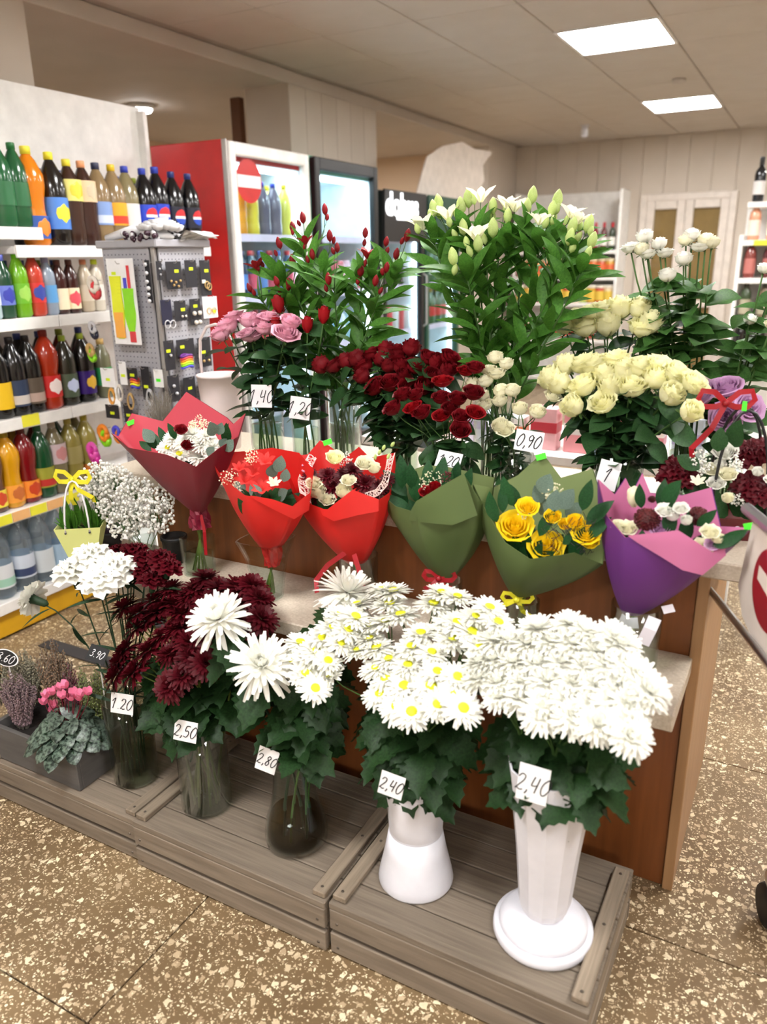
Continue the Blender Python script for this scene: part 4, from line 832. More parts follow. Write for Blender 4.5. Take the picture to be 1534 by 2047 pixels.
# ---------------------------------------------------------------- flower assembly
def stemtube(root, pts, r, m='stem', nm='stem'):
    n = len(pts); return MB().tube(pts, [r*(1-.3*i/(n-1)) for i in range(n)], 5).build(nm, m, root, True)
def bloom_on(root, key, pos, d, s, eye=False, sepal=False, calyx=False, sp=None):
    M = aim(d, rnd(0, 6.3) if sp is None else sp, pos, s); o = place('bloom', FM[key], root, M)
    if eye: place('eye', FM['eye'], o, M)
    if sepal: place('sepals', FM['sepal'], o, M)
    if calyx: place('calyx', FM['calyx'], o, M)
    return o
def leaves_on(root, pts, key, n, t0, t1, s, el=.35, twist=0):
    m = len(pts)-1; a = rnd(0, 6.3)
    for k in range(n):
        t = (t0+(t1-t0)*k/max(1, n-1))*m; i = min(int(t), m-1); p = pts[i].lerp(pts[i+1], t-i); ax = (pts[i+1]-pts[i]).normalized(); a += 2.4
        sd = ax.orthogonal().normalized(); sd = Quaternion(ax, a) @ sd; e = el+rnd(-.25, .25); d = sd*math.cos(e)+ax*math.sin(e)
        place('leaf', FM['leaf_'+key], root, leafm(p, d, ax*.7+V((rnd(-.5, .5), rnd(-1.1, .2), rnd(.1, .7))), s*rnd(.8, 1.15)))
def flower(name, label, cat, group, base, head, d, key, s, r=.003, sm='stem', lk='rose', ln=4, lt=(.45, .85), ls=.06, el=.35, base_d=(0, 0, 1), **bk):
    base, head, d = V(base), V(head), V(d).normalized(); root = thing(name, label, cat, base, group); L = (head-base).length
    pts = bez(base, base+V(base_d)*L*.4, head-d*L*.3, head); stemtube(root, pts, r, sm); bloom_on(root, key, head, d, s, **bk)
    if ln: leaves_on(root, pts, lk, ln, lt[0], lt[1], ls, el)
    return root, pts
def spray(name, label, cat, group, base, joint, heads, keys, s, r=.003, sm='stem', lk='chrys', ln=6, lt=(.4, .95), ls=.07, el=.2, out=None, eye=False, base_d=(0, 0, 1), **bk):
    base, joint = V(base), V(joint); root = thing(name, label, cat, base, group); L = (joint-base).length
    pts = bez(base, base+V(base_d)*L*.35, joint-V((0, 0, L*.25)), joint); stemtube(root, pts, r, sm)
    for i, (h, d) in enumerate(heads):
        h, d = V(h), V(d).normalized(); l2 = (h-joint).length; stemtube(root, bez(joint, joint+V((0, 0, l2*.35)), h-d*l2*.4, h, 5), r*.6, sm, 'branch')
        bloom_on(root, keys[i % len(keys)], h, d, s*rnd(.88, 1.08), eye=eye, **bk)
    if ln: leaves_on(root, pts, lk, ln, lt[0], lt[1], ls, el)
    return root, pts
def heads_from(pxs, cpx, Yc, ky, vbase, lift=.35, tocam=.25):
    """pixel list -> (position, direction): upper blooms stand further back, each faces out of the bunch"""
    out = []
    for x, y in pxs:
        p = aty(x, y, Yc+(cpx[1]-y)*ky); d = (p-V(vbase)).normalized()*1.0+V((0, 0, lift))+(CAM-p).normalized()*tocam; out.append((p, d.normalized()))
    return out
def vase(name, label, prof, c, m='glass', wl=None, wm='water', n=32, sq=None, rot=0, thick=.003, group=None):
    c = V(c); inner = [(max(.002, r-thick), z+(.006 if i == 0 else 0)) for i, (r, z) in enumerate(prof)]
    full = [(.001, prof[0][1])] + prof + inner[::-1] + [(.001, inner[0][1])]
    o = thing(name, label, 'vase', c, group); MB().lathe(full, n, c, sq, rot).build('wall', m, o, sq is None or sq > 20)
    if wl:
        def rad(z):
            for (r0, z0), (r1, z1) in zip(prof, prof[1:]):
                if z0 <= z <= z1: return r0+(r1-r0)*(z-z0)/max(1e-6, z1-z0)
            return prof[-1][0]
        zs_ = [.010]+[z for r, z in prof if .012 < z < wl]+[wl]
        MB().lathe([(.001, .010)]+[(rad(z)-thick-.003, z) for z in zs_]+[(.001, wl)], n, c, sq, rot).build('water', wm, o, True)
    return o
# ---------------------------------------------------------------- handwriting on price tags
GLY = {'0': [[(.3, 1), (.08, .75), (.0, .35), (.12, .02), (.32, .05), (.5, .4), (.52, .8), (.35, 1), (.25, .97)]], '1': [[(.0, .68), (.28, 1), (.22, .5), (.18, 0)]], '2': [[(.02, .78), (.18, 1), (.42, .92), (.42, .65), (.2, .3), (.02, .03), (.12, .1), (.3, .0), (.5, .06)]],
       '4': [[(.1, 1), (.02, .5), (.12, .42), (.42, .5)], [(.42, .98), (.38, .5), (.34, 0)]], '5': [[(.5, 1), (.14, .97), (.1, .55), (.32, .6), (.46, .35), (.3, .02), (.04, .08)]], '6': [[(.42, 1), (.15, .7), (.03, .3), (.15, .02), (.36, .08), (.42, .35), (.25, .48), (.06, .3)]],
       '8': [[(.45, .88), (.25, 1), (.1, .8), (.25, .55), (.42, .25), (.25, .0), (.06, .15), (.2, .48), (.42, .72), (.45, .88)]], '9': [[(.45, .8), (.25, 1), (.06, .8), (.15, .55), (.4, .65), (.46, .9), (.4, .4), (.25, 0)]], '3': [[(.05, .9), (.28, 1), (.42, .8), (.2, .55), (.42, .35), (.3, .03), (.02, .08)]], ',': [[(.1, .12), (.1, .0), (.02, -.16)]], '.': [[(.06, .06), (.09, .0)]]}
def tagcard(label, txt, px, py, Y, w_, h_, rot=0, tilt=0, yawd=0, m='paper_white', ink='ink', lw=.0022, sc=.5, shape=None, name='price_tag', pos=None, fwd=.0):
    p = V(pos) if pos else aty(px, py, Y); t = thing(name, label, 'price tag', p)
    M = Matrix.Translation(p) @ Matrix.Rotation(math.radians(yawd), 4, 'Z') @ Matrix.Rotation(math.radians(tilt), 4, 'X') @ Matrix.Rotation(math.radians(rot), 4, 'Y')
    if shape == 'oval':
        for rr, mm, dy, nm in ((1, 'paper_white', 0, 'rim'), (.9, m, -.0008, 'card')): MB().poly([M @ V((w_/2*rr*math.cos(a*pi/14), dy, h_/2*rr*math.sin(a*pi/14))) for a in range(28)], M.to_3x3() @ V((0, .0015 if dy == 0 else .0007, 0))).build(nm, mm, t)
    else: MB().bbox((-w_/2, 0, -h_/2), (w_/2, .0008, h_/2), .0003, M).build('card', m, t)
    H = h_*sc; adv = 0; total = sum(.25 if c in ',.' else .62 for c in txt)*H*.92; x = -total/2
    wr = MB()
    for c in txt:
        for st in GLY[c]:
            # smooth stroke
            P = []
            for i in range(len(st)-1):
                p0, p1, p2, p3 = st[max(i-1, 0)], st[i], st[i+1], st[min(i+2, len(st)-1)]
                for k in range(5):
                    u = k/5; P.append(tuple(.5*((2*p1[j])+(-p0[j]+p2[j])*u+(2*p0[j]-5*p1[j]+4*p2[j]-p3[j])*u*u+(-p0[j]+3*p1[j]-3*p2[j]+p3[j])*u**3) for j in (0, 1)))
            P.append(st[-1])
            wr.ribbon([M @ V((x+H*(q[0]*.85+.18*q[1]), -.0012, (q[1]-.5)*H)) for q in P], M.to_3x3() @ V((0, -1, 0)), lw)
        x += (.25 if c in ',.' else .62)*H*.92
    wr.build('writing', ink, t)
    return t
# ---------------------------------------------------------------- vases on the crates
def cpt(px, py, r, z): p = atz(px, py, z); d = V((p.x, p.y, 0)).normalized(); return V((p.x+d.x*r, p.y+d.y*r, z))
zA, zB, zD = .1345, CZ+.0013, CZ+.0043
vA = cpt(277, 1580, .066, zA); vB = cpt(418, 1638, .066, zB); vC = cpt(597, 1722, .080, zB); vD = cpt(832, 1808, .088, zD); vE = cpt(1080, 1940, .106, zD)
def rimz(px, py, c): return aty(px, py, c.y).z-c.z
hA = rimz(275, 1402, vA); hB = rimz(415, 1452, vB); hC = rimz(608, 1500, vC); hD = rimz(838, 1537, vD); hE = rimz(1092, 1522, vE)
vase('glass_vase', 'dark glass cylinder vase of carnations beside the grey planter', [(.056, 0), (.062, .006), (.064, hA*.5), (.068, hA)], vA, 'glass_dark', .1, 'water', thick=.004)
vase('glass_vase', 'clear straight glass cylinder vase holding the burgundy chrysanthemums', [(.062, 0), (.067, .006), (.067, hB)], vB, 'glass', .075, 'water', thick=.004)
vase('glass_vase', 'clear glass vase with flared bottom half filled with brown water', [(.060, 0), (.078, .008), (.080, .03), (.074, .07), (.062, .105), (.052, .16), (.049, hC*.75), (.055, hC)], vC, 'glass', .085, 'murky_water', thick=.004)
t = thing('plastic_vase', 'matte white plastic vase with a waist line and flared foot', 'vase', vD)
wz = aty(832, 1690, vD.y-.05).z-vD.z; 
MB().lathe([(.001, .004), (.088, 0), (.089, .004), (.086, .02), (.072, wz*.62), (.063, wz)], 40, vD).build('foot', 'white_plastic', t, True)
MB().lathe([(.0622, wz), (.0605, wz+.002), (.0625, wz+.006), (.064, wz+.03), (.066, hD*.7), (.073, hD), (.070, hD), (.062, wz+.03), (.001, wz+.02)], 40, vD).build('body', 'white_plastic', t, True)
t = thing('plastic_vase', 'tall faceted white plastic floor vase on a round stepped base', 'vase', vE)
MB().lathe([(.001, .002), (.106, 0), (.108, .006), (.107, .017), (.104, .021), (.0955, .022)], 48, vE).build('base', 'white_plastic', t, True); MB().lathe([(.0945, .018), (.0945, .03), (.092, .036), (.078, .049), (.05, .06), (.001, .06)], 48, vE).build('base_step', 'white_plastic', t, True)
MB().lathe([(.03, .056), (.048, .062), (.056, .085), (.066, hE*.5), (.090, hE), (.086, hE), (.06, hE*.5), (.05, .09), (.001, .085)], 12, vE, rot=.2).build('body', 'white_plastic', t, False)
# ---------------------------------------------------------------- chrysanthemums and carnations on the crates
def to_px(L, ox, oy, s): return [(ox+x/s, oy+y/s) for x, y in L]
def bunch(name, label, cat, group, heads, c, rb, per, keys, s, jl=.1, **k):
    cc = sum((h for h, d in heads), V())/len(heads); hs = sorted(heads, key=lambda h: math.atan2(h[0].y-cc.y, h[0].x-cc.x)); rows = []
    inner = [h for h in hs if (h[0]-cc).length < .07]; outer = [h for h in hs if (h[0]-cc).length >= .07]
    for part in (outer, inner):
        for i in range(0, len(part), per): rows.append(part[i:i+per])
    for i, g in enumerate(r for r in rows if r):
        m = sum((h for h, d in g), V())/len(g); dm = sum((d for h, d in g), V()).normalized()
        j = m-dm*jl-V((0, 0, jl*.35)); j = V((c.x+(j.x-c.x)*.85, c.y+(j.y-c.y)*.85, j.z)); a = i*2.4; b = V((c.x+rb*math.cos(a)*.75, c.y+rb*math.sin(a)*.75, c.z+.013))
        spray(name, label, cat, group, b, j, g, keys, s, **k)
def ctr(c, h): return c+V((0, 0, h))
# right vase: dense white mass
pE = to_px([(960, 105), (1040, 140), (820, 125), (1150, 155), (1185, 195), (700, 180), (780, 195), (880, 185), (980, 195), (1080, 225), (630, 265), (720, 275), (820, 285), (930, 275), (1030, 295), (1130, 295), (1215, 300), (570, 345), (650, 360), (760, 360), (870, 355), (980, 365), (1080, 375), (1180, 375), (1265, 335), (1310, 400), (850, 455), (840, 505), (950, 440), (1060, 450), (1150, 450), (1225, 460), (980, 515), (1080, 545), (1215, 545), (660, 425), (570, 275), (1230, 600), (750, 430), (640, 180)], 700, 1200, 2.191)
bunch('chrysanthemum', 'full white chrysanthemum spray in the tall faceted white vase', 'flower', 'white chrysanthemums in the faceted vase', heads_from(pE, (1110, 1365), vE.y-.02, .00085, ctr(vE, .38), .35, .35), vE+V((0, 0, .085)), .045, 4, ['pom0', 'pom1'], .042, .11, ln=14, ls=.085, lt=(.68, 1.0), el=.05)
# middle vase: yellow-eyed
pD = to_px([(750, 195), (890, 110), (930, 190), (830, 310), (910, 285), (760, 440), (770, 350), (860, 430), (610, 580), (1100, 350), (1050, 425), (1160, 455), (1030, 525), (925, 490), (910, 600), (1010, 640), (1155, 640), (1300, 590), (1285, 690), (1190, 740), (970, 750), (1190, 560), (860, 540), (1215, 130), (1170, 190), (1300, 295), (1270, 380), (1475, 210), (1380, 345), (1400, 260), (990, 250), (820, 380), (1240, 310), (880, 680), (1330, 760), (1050, 780), (1520, 290), (1420, 420), (950, 120), (1300, 150)], 440, 1140, 2.739)
bunch('chrysanthemum', 'white chrysanthemum spray with yellow centres in the waisted white vase', 'flower', 'yellow-eyed chrysanthemums', heads_from(pD, (820, 1300), vD.y+.02, .0009, ctr(vD, .36), .4, .3), vD+V((0, 0, .02)), .045, 4, ['daisy0', 'daisy1'], .041, .11, ln=15, ls=.092, lt=(.6, 1.0), el=-.05, eye=True)
pC = to_px([(615, 320), (660, 250), (530, 450), (400, 500), (660, 405), (470, 570), (520, 650), (560, 380), (440, 400), (700, 330), (480, 480), (590, 500), (740, 260)], 440, 1140, 2.739)
bunch('chrysanthemum', 'white chrysanthemum spray with yellow centres in the clear flared vase', 'flower', 'small chrysanthemums in the flared vase', heads_from(pC, (620, 1290), vC.y+.03, .0009, ctr(vC, .36), .4, .3), vC, .04, 4, ['daisy0', 'daisy1'], .040, .1, ln=18, ls=.095, lt=(.6, 1.0), el=.0, eye=True)
for (x, y, dy, lb, tc) in ((438, 1240, -.02, 'large shaggy white chrysanthemum leaning over the burgundy flowers', .8), (524, 1330, -.05, 'large shaggy white chrysanthemum below the leaning one', 1.2), (694, 1188, .17, 'large shaggy white chrysanthemum beneath the red bouquet ribbon', .3)):
    h = aty(x, y, vC.y+dy); d = (h-ctr(vC, .4))*2.2+V((0, 0, .55))+(CAM-h).normalized()*tc
    flower('chrysanthemum', lb, 'flower', None, vC+V((rnd(-.03, .03), rnd(-.03, .03), .013)), h, d, 'spider%d' % (x % 2), .070, .0045, 'stem_dark', 'chrys', 12, (.5, .93), .10, .05)
# burgundy bunch
pB = to_px([(690, 370), (850, 330), (940, 270), (1080, 270), (1130, 215), (1210, 270), (1310, 270), (1420, 320), (1430, 430), (960, 350), (1050, 310), (750, 480), (830, 440), (900, 520), (980, 480), (690, 600), (820, 600), (940, 620), (740, 720), (1000, 740), (640, 740), (930, 800), (1130, 680), (1380, 250), (870, 390), (1000, 400), (660, 660), (1060, 640), (1150, 340), (1240, 350), (1120, 420), (1180, 520), (1050, 560), (760, 400), (1320, 360), (1340, 470)], 0, 1080, 2.739)
bunch('chrysanthemum', 'dense burgundy chrysanthemum spray in the clear cylinder vase', 'flower', 'burgundy chrysanthemums', heads_from(pB, (385, 1260), vB.y+.03, .0009, ctr(vB, .36), .4, .35), vB, .045, 4, ['burg0', 'burg1'], .047, .1, ln=14, ls=.092, lt=(.64, 1.0), el=.0, sm='stem_water', r=.0042)
# carnations
for i, (x, y, dy) in enumerate(((205, 1165, 0), (150, 1150, .03), (185, 1122, .06), (72, 1200, .0), (232, 1143, .05))):
    h = aty(x, y, vA.y+dy); d = (h-ctr(vA, .33))+V((0, 0, .25))+(CAM-h).normalized()*.18
    if i == 3: d = V((-.9, -.25, .25))
    lb = 'white carnation drooping sideways on a long bare stem' if i == 3 else 'ruffled white carnation in the dark glass vase'
    flower('carnation', lb, 'flower', None if i == 3 else 'white carnations', vA+V((rnd(-.03, .03), rnd(-.03, .03), .013)), h, d, 'carnw%d' % (i % 2), .062 if i != 3 else .052, .0028, 'stem_dark', 'carn', 5, (.35, .9), .09, .5, calyx=True)
for i, (x, y) in enumerate(((225, 1118), (262, 1130), (290, 1150), (322, 1122), (335, 1140), (255, 1155), (292, 1124), (240, 1110), (305, 1165), (270, 1108))):
    h = aty(x, y, vA.y+.1+(1135-y)*.001); d = (h-ctr(vA, .33))+V((0, 0, .35))
    flower('carnation', 'dark red carnation behind the white ones in the dark vase', 'flower', 'dark red carnations', vA+V((rnd(-.035, .035), rnd(-.035, .035), .013)), h, d, 'carnr%d' % (i % 2), .041, .0026, 'stem_dark', 'carn', 4, (.35, .9), .08, .5, calyx=True)
# ---------------------------------------------------------------- bunches on the counter top
def slabv(px, Y): p = aty(px, 900, Y); return V((p.x, Y, ZT+.0005))
def roses(label, group, pxs, px0, Y, cpx, ky, keys, rpx, vr=.05, vh=.2, lift=.5, tocam=.3, ln=6, ls=.07, vlabel=None, name='rose', lt=(.45, .9), tall=0, up=.25, lk='rose', vm='glass', sp=True, h0=None):
    c = slabv(px0, Y); vase('glass_vase', vlabel, [(vr*.85, 0), (vr*.92, .005), (vr*.95, vh*.5), (vr, vh)], c, vm, vh*.55, 'water')
    hs = heads_from(pxs, cpx, Y, ky, c+V((0, 0, up)), lift, tocam)
    for i, (h, d) in enumerate(hs):
        a = i*2.4; rr = vr*.6*math.sqrt((i+.5)/len(hs)); s = rpx*px_m(h)*rnd(.92, 1.08); key = keys[i % len(keys)]
        flower(name, label, 'flower', group, c+V((rr*math.cos(a), rr*math.sin(a), .012)), h-d*s*.5, d, key, s, .0032, 'stem', lk, ln, lt, ls, .25, sepal=sp)
    return c
pk = to_px([(95, 250), (215, 290), (60, 290), (130, 195), (290, 255), (400, 285), (425, 225), (320, 200), (215, 220)], 420, 560, 2.645)
cP = roses('pink rose with pale outer petals in the vase tagged 1,40', 'pink roses', pk, 537, 2.02, (510, 655), .0012, ['rose_pink0', 'rose_pink1'], 25, .058, aty(537, 792, 1.96).z-ZT, ls=.09, ln=7, lt=(.3, .9), vlabel='clear glass vase of pink roses behind the burgundy bouquet', tocam=.3)
tl = to_px([(350, 255), (515, 255), (600, 205), (365, 150)], 420, 560, 2.645)
cT = roses('closed red rosebud on a tall stem beside the pink roses', 'red rosebuds', tl, 614, 2.04, (600, 650), .0008, ['bud_red'], 19, .048, aty(612, 800, 1.99).z-ZT, lift=1.2, tocam=0, ls=.09, vlabel='narrow clear glass vase of red rosebuds', ln=9, lt=(.3, .9))
dr = to_px([(30, 240), (140, 240), (250, 205), (400, 255), (395, 340), (505, 430), (600, 110), (700, 110), (820, 95), (480, 140), (630, 250), (640, 400), (740, 260), (860, 250), (760, 340), (980, 170), (1040, 210), (1165, 180), (1145, 280), (1020, 345), (920, 430), (790, 440), (560, 190), (700, 190), (350, 190)], 640, 680, 4.512)
cD = roses('velvety dark red rose in the big bunch behind the red bouquet', 'dark red roses', dr, 800, 2.0, (780, 745), .0011, ['rose_darkred0', 'rose_darkred1'], 23, .06, .2, ls=.09, ln=9, lt=(.3, .92), vlabel='glass vase of dark red roses behind the green bouquet', tocam=.35)
sp = to_px([(770, 540), (880, 540), (690, 660), (860, 650), (940, 700), (1100, 570), (1240, 580), (1370, 530), (1100, 720), (1270, 740), (1390, 690), (1260, 850), (1310, 320), (1390, 300), (1110, 420), (1180, 660)], 640, 680, 4.512)
cS = slabv(905, 1.86); vase('glass_vase', 'glass vase of small red spray roses with a 1,20 tag', [(.042, 0), (.046, .005), (.05, .16)], cS, 'glass', .09, 'water')
bunch('spray_rose', 'open red spray rose branch in front of the dark red roses', 'flower', 'red spray roses', heads_from(sp, (890, 820), 1.86, .0010, ctr(cS, .12), .4, .6), cS, .03, 3, ['rose_darkred1', 'rose_red1'], .028, .07, lk='rose', ln=11, ls=.075, lt=(.35, 1.0), el=.0)
ws = to_px([(135, 430), (190, 460), (100, 485), (90, 550), (20, 555), (85, 670), (165, 600), (220, 600), (160, 650), (255, 690), (340, 705), (165, 775), (420, 620), (140, 510), (75, 620), (190, 790)], 940, 560, 2.582)
cW = slabv(1035, 1.9); vase('glass_vase', 'clear ribbed glass vase of small white spray roses', [(.040, 0), (.043, .005), (.043, .17)], cW, 'glass', .08, 'water')
bunch('spray_rose', 'small ivory spray rose branch between the red and cream roses', 'flower', 'ivory spray roses', heads_from(ws, (1030, 800), 1.92, .0010, ctr(cW, .14), .4, .5), cW, .025, 3, ['rose_ivory0', 'rose_ivory1'], .0255, .08, lk='rose', ln=11, ls=.055, lt=(.35, 1.0), el=.1)
cr = to_px([(470, 545), (590, 555), (700, 500), (750, 420), (730, 570), (830, 560), (540, 660), (690, 640), (955, 520), (1060, 490), (1030, 600), (1150, 540), (1130, 685), (590, 440), (500, 450), (880, 460), (430, 520), (650, 450), (800, 480), (980, 450)], 940, 560, 2.582)
cC = roses('cream rose with greenish outer petals in the low dense bunch', 'cream roses in front', cr, 1240, 1.93, (1250, 770), .0011, ['rose_cream0', 'rose_cream1'], 31, .062, .19, ls=.085, ln=7, vlabel='dark-leaved glass vase of cream roses behind the purple bouquet', lt=(.35, .88), tocam=.45)
cu = to_px([(490, 240), (600, 250), (710, 245), (690, 165), (870, 160), (880, 255), (930, 235), (620, 185), (770, 165), (560, 200)], 940, 560, 2.582)
roses('cream rose standing tall behind the low dense bunch', 'cream roses behind', cu, 1215, 2.18, (1215, 650), .0008, ['rose_cream0', 'rose_cream1'], 31, .055, .22, ls=.07, ln=6, vlabel='tall glass vase of cream roses at the back of the counter', lift=.7, tocam=.3)
# alstroemeria and lisianthus
def alstro(label, group, pxs, px0, Y, cpx, ky, bud_k, lily_k, n_open, vlabel, ls=.11, per=3, s=.016, extra=()):
    c = slabv(px0, Y); vase('glass_vase', vlabel, [(.05, 0), (.055, .005), (.06, .24)], c, 'glass', .12, 'water')
    hs = heads_from(pxs, cpx, Y, ky, c+V((0, 0, .15)), .6, .15); hs.sort(key=lambda h: h[0].x)
    for i in range(0, len(hs), per):
        g = hs[i:i+per]; m = sum((h for h, d in g), V())/len(g); a = i*2.4; b = c+V((.03*math.cos(a), .03*math.sin(a), .012))
        j = m-V((0, 0, .06)); j.x = c.x+(j.x-c.x)*.92; root = thing('alstroemeria', label, 'flower', b, group); L = (j-b).length
        pts = bez(b, b+V((0, 0, L*.4)), j-(m-b).normalized()*L*.3, j, 9); stemtube(root, pts, .0035, 'stem')
        for k, (h, d) in enumerate(g):
            l2 = (h-j).length; stemtube(root, bez(j, j+V((0, 0, l2*.3)), h-d*l2*.4, h, 4), .0018, 'stem', 'branch')
            op = (i+k) % n_open == 0; M = aim(d, rnd(0, 6), h, s*(1.7 if op else 1.0)*rnd(.85, 1.15)); place('bloom' if op else 'bud', FM['lily_'+lily_k if op else 'bud_'+bud_k], root, M)
            q = h+V((rnd(-.02, .02), rnd(-.02, .02), -rnd(.005, .025))); stemtube(root, [j, j.lerp(q, .5)+V((0, 0, .008)), q], .0014, 'stem', 'branch'); place('bud', FM['bud_'+bud_k], root, aim(d+V((rnd(-.4, .4), rnd(-.4, .4), 0)), 0, q, s*.7))
        leaves_on(root, pts, 'alstro', 16, .36, .95, ls, .75); leaves_on(root, pts, 'alstro', 6, .93, 1.0, ls*1.0, .7)
rl = to_px([(395, 105), (305, 140), (265, 180), (315, 225), (210, 245), (345, 290), (445, 260), (415, 215), (570, 285), (645, 235), (730, 215), (685, 290), (645, 345), (600, 400), (540, 360), (250, 410), (200, 400), (90, 425), (115, 330), (200, 490), (410, 395), (265, 315), (150, 300), (560, 200)], 460, 380, 2.073)
alstro('red alstroemeria stem with small closed buds and broad leaves', 'red alstroemeria', rl, 690, 2.16, (640, 540), .0013, 'alred', 'alred', 9, 'glass vase of red alstroemeria at the back of the counter', .115, 2, .024)
wl = to_px([(800, 165), (905, 125), (990, 75), (850, 110), (960, 105), (1020, 210), (1090, 100), (1180, 90), (1280, 145), (1330, 110), (1410, 190), (1400, 230), (1475, 180), (1410, 115), (1490, 245), (1230, 100), (1145, 75), (1040, 50), (930, 315), (1030, 260), (970, 190), (1090, 200), (1150, 140), (1350, 80), (1440, 140), (870, 90), (1250, 60)], 460, 380, 2.073)
alstro('white alstroemeria stem with greenish buds and long upright leaves', 'white alstroemeria', wl, 985, 2.12, (1010, 480), .0018, 'algreen', 'alwhite', 3, 'glass vase of white alstroemeria at the back of the counter', .12, 2, .032)
ll = to_px([(465, 660), (345, 745), (440, 770), (590, 720), (640, 790), (820, 690), (800, 850), (935, 740), (1040, 710), (660, 990), (495, 800), (990, 690), (870, 650)], 1180, 320, 4.266)
roses('white lisianthus on a slender stem with broad pale leaves', 'white lisianthus', ll, 1372, 2.22, (1345, 500), .0006, ['rose_white0', 'rose_white1', 'rose_ivory0'], 20, .05, .22, lift=.9, tocam=.2, name='lisianthus', lk='lis', ln=10, ls=.09, lt=(.3, .82), vlabel='glass vase of white lisianthus at the back of the counter')
l2 = [(1528, 538), (1552, 560), (1500, 640), (1560, 520), (1575, 600), (1545, 650)]
roses('white lisianthus leaning at the end of the counter', 'leaning white lisianthus', l2, 1440, 2.26, (1530, 560), .0005, ['rose_white0', 'rose_ivory1'], 17, .045, .2, lift=.6, tocam=.2, name='lisianthus', lk='lis', ln=10, ls=.085, lt=(.3, .85), vlabel='glass vase of leaning lisianthus beside the dark red box')
lv = [(1450, 775), (1498, 815), (1452, 833), (1405, 790)]
roses('large lavender rose beside the handle with the red bow', 'lavender roses', lv, 1455, 2.12, (1455, 800), .0009, ['rose_lav1'], 31, .045, .18, lift=.3, tocam=.9, ls=.07, ln=5, vlabel='glass vase of lavender roses behind the dark red box', lt=(.4, .85))
# ---------------------------------------------------------------- wrapped bouquets on the front shelf
for n, c, c2, tr in (('w_burg', '#7a1a2a', '#6a1424', .12), ('w_burg_lit', '#cf5060', '#c04654', .15), ('w_red', '#cf1f1a', '#c01a16', .15), ('w_green', '#56683a', '#4d5e33', .12), ('w_green_in', '#7c8c58', '#708050', .12), ('w_purple', '#6f3384', '#662c7a', .12), ('w_pink', '#cf7aa4', '#c46e98', .15)): mat(n, c, .55, c2, 4, transl=tr)  # coral: burgundy paper's inside, with the light on it put into the colour
mat('tissue', '#6a1028', .4, '#8a2038', 40, transl=.2); mat('tissue_red', '#b81a20', .4, '#d83a30', 40, transl=.2); mat('rib_red', '#a81824', .35, transl=.2); mat('rib_yel', '#d8cf2a', .35); mat('rib_white', '#eeeaf4', .35); mat('net_white', '#f6d8d0', .5)
def paper(root, rim, tie, Yc, m, m_in=None, rt=.02, bulge=.03, n=5, t1=1.0):
    T = aty(tie[0], tie[1], Yc); R = [aty(x, y, Yc+dy) for x, y, dy in rim]; C = sum(R, V())/len(R); loop = []
    for i, p in enumerate(R):
        q = R[(i+1) % len(R)]
        for k in range(n): loop.append(p.lerp(q, k/n))
    def surf(off):
        rows = []; nt = 9
        for j in range(nt+1):
            t = j/nt*t1; row = []
            for p in loop:
                a = math.atan2(p.y-C.y, p.x-C.x); o = V((math.cos(a), math.sin(a), 0)); st = T+o*(rt-off*.5); en = p-o*off
                ctl = st.lerp(en, .5)+o*bulge; row.append(st*(1-t)**2+ctl*2*t*(1-t)+en*t*t)
            rows.append(row)
        return MB().grid(rows, True)
    surf(0).build('wrapping_paper', m, root, True)
    if m_in: surf(.0022).build('paper_lining', m_in, root, True)
    return T, C
def stems(root, T, floor_pt, n=7, r=.003, spread=.018, m='stem_water'):
    for k in range(n):
        a = k*2*pi/n; u = V((math.cos(a), math.sin(a), 0)); MB().tube([T+u*.012+V((0, 0, .01)), T.lerp(floor_pt, .5)-u*.004, floor_pt-u*spread], r, 5).build('stem', m, root, True)
def put(root, key, px, py, Y, rpx, d=None, nm='bloom', lean=.6, **k):
    p = aty(px, py, Y); s = 1.22*rpx*px_m(p); dd = d or ((CAM-p).normalized()*lean+V((0, 0, .8))); return bloom_on(root, key, p-V(dd).normalized()*s*.4, dd, s, **k)
def green(root, T, pxs, Y, key='ruscus', s=.07, jit=.03):
    for x, y in pxs:
        p = aty(x, y, Y+rnd(-jit, jit)); d = (p-T).normalized(); place('leaf', FM['leaf_'+key], root, leafm(p-d*s*.5, d+V((rnd(-.5, .5), rnd(-.3, .3), rnd(-.2, .3))), (CAM-p).normalized()+V((rnd(-.5, .5), 0, .3)), s*rnd(.8, 1.2)))
def fillin(root, T, C, m, rad=.06, drop=.03):   # leafy collar that closes the bunch below the blooms
    for k in range(16):
        a = k*2.4; r = rad*math.sqrt((k+1)/16); p = C+V((r*math.cos(a), r*math.sin(a), -drop-.02)); d = (p-T).normalized()+V((math.cos(a), math.sin(a), 0))*.5
        place('leaf', FM['leaf_'+m], root, leafm(T.lerp(p, .55), d, V((0, -1, .5)), .085))
def dots(root, px, py, Y, R, n, r, m, nm='filler', kind=None, sz=1):
    p = aty(px, py, Y); mb = MB()
    for k in range(n):
        v = V((rnd(-1, 1), rnd(-1, 1), rnd(-1, 1)))
        while v.length > 1: v = V((rnd(-1, 1), rnd(-1, 1), rnd(-1, 1)))
        mb.octa(p+V((v.x*R, v.y*R, v.z*R*sz)), r*rnd(.7, 1.2))
    o = mb.build(nm, m, root); o['kind'] = 'stuff'; return o
def berry(root, px, py, Y, rpx):
    p = aty(px, py, Y); R = rpx*px_m(p); mb = MB()
    for k in range(150):
        z = 1-2*(k+.5)/150; a = k*2.39996; q = math.sqrt(1-z*z); mb.octa(p+V((q*math.cos(a), q*math.sin(a), z*.85))*R*rnd(.86, 1.02), R*.11)
    mb.ball(p, R*.85, 10, 6); o = mb.build('berry_cluster', 'p_berry', root); o['kind'] = 'stuff'
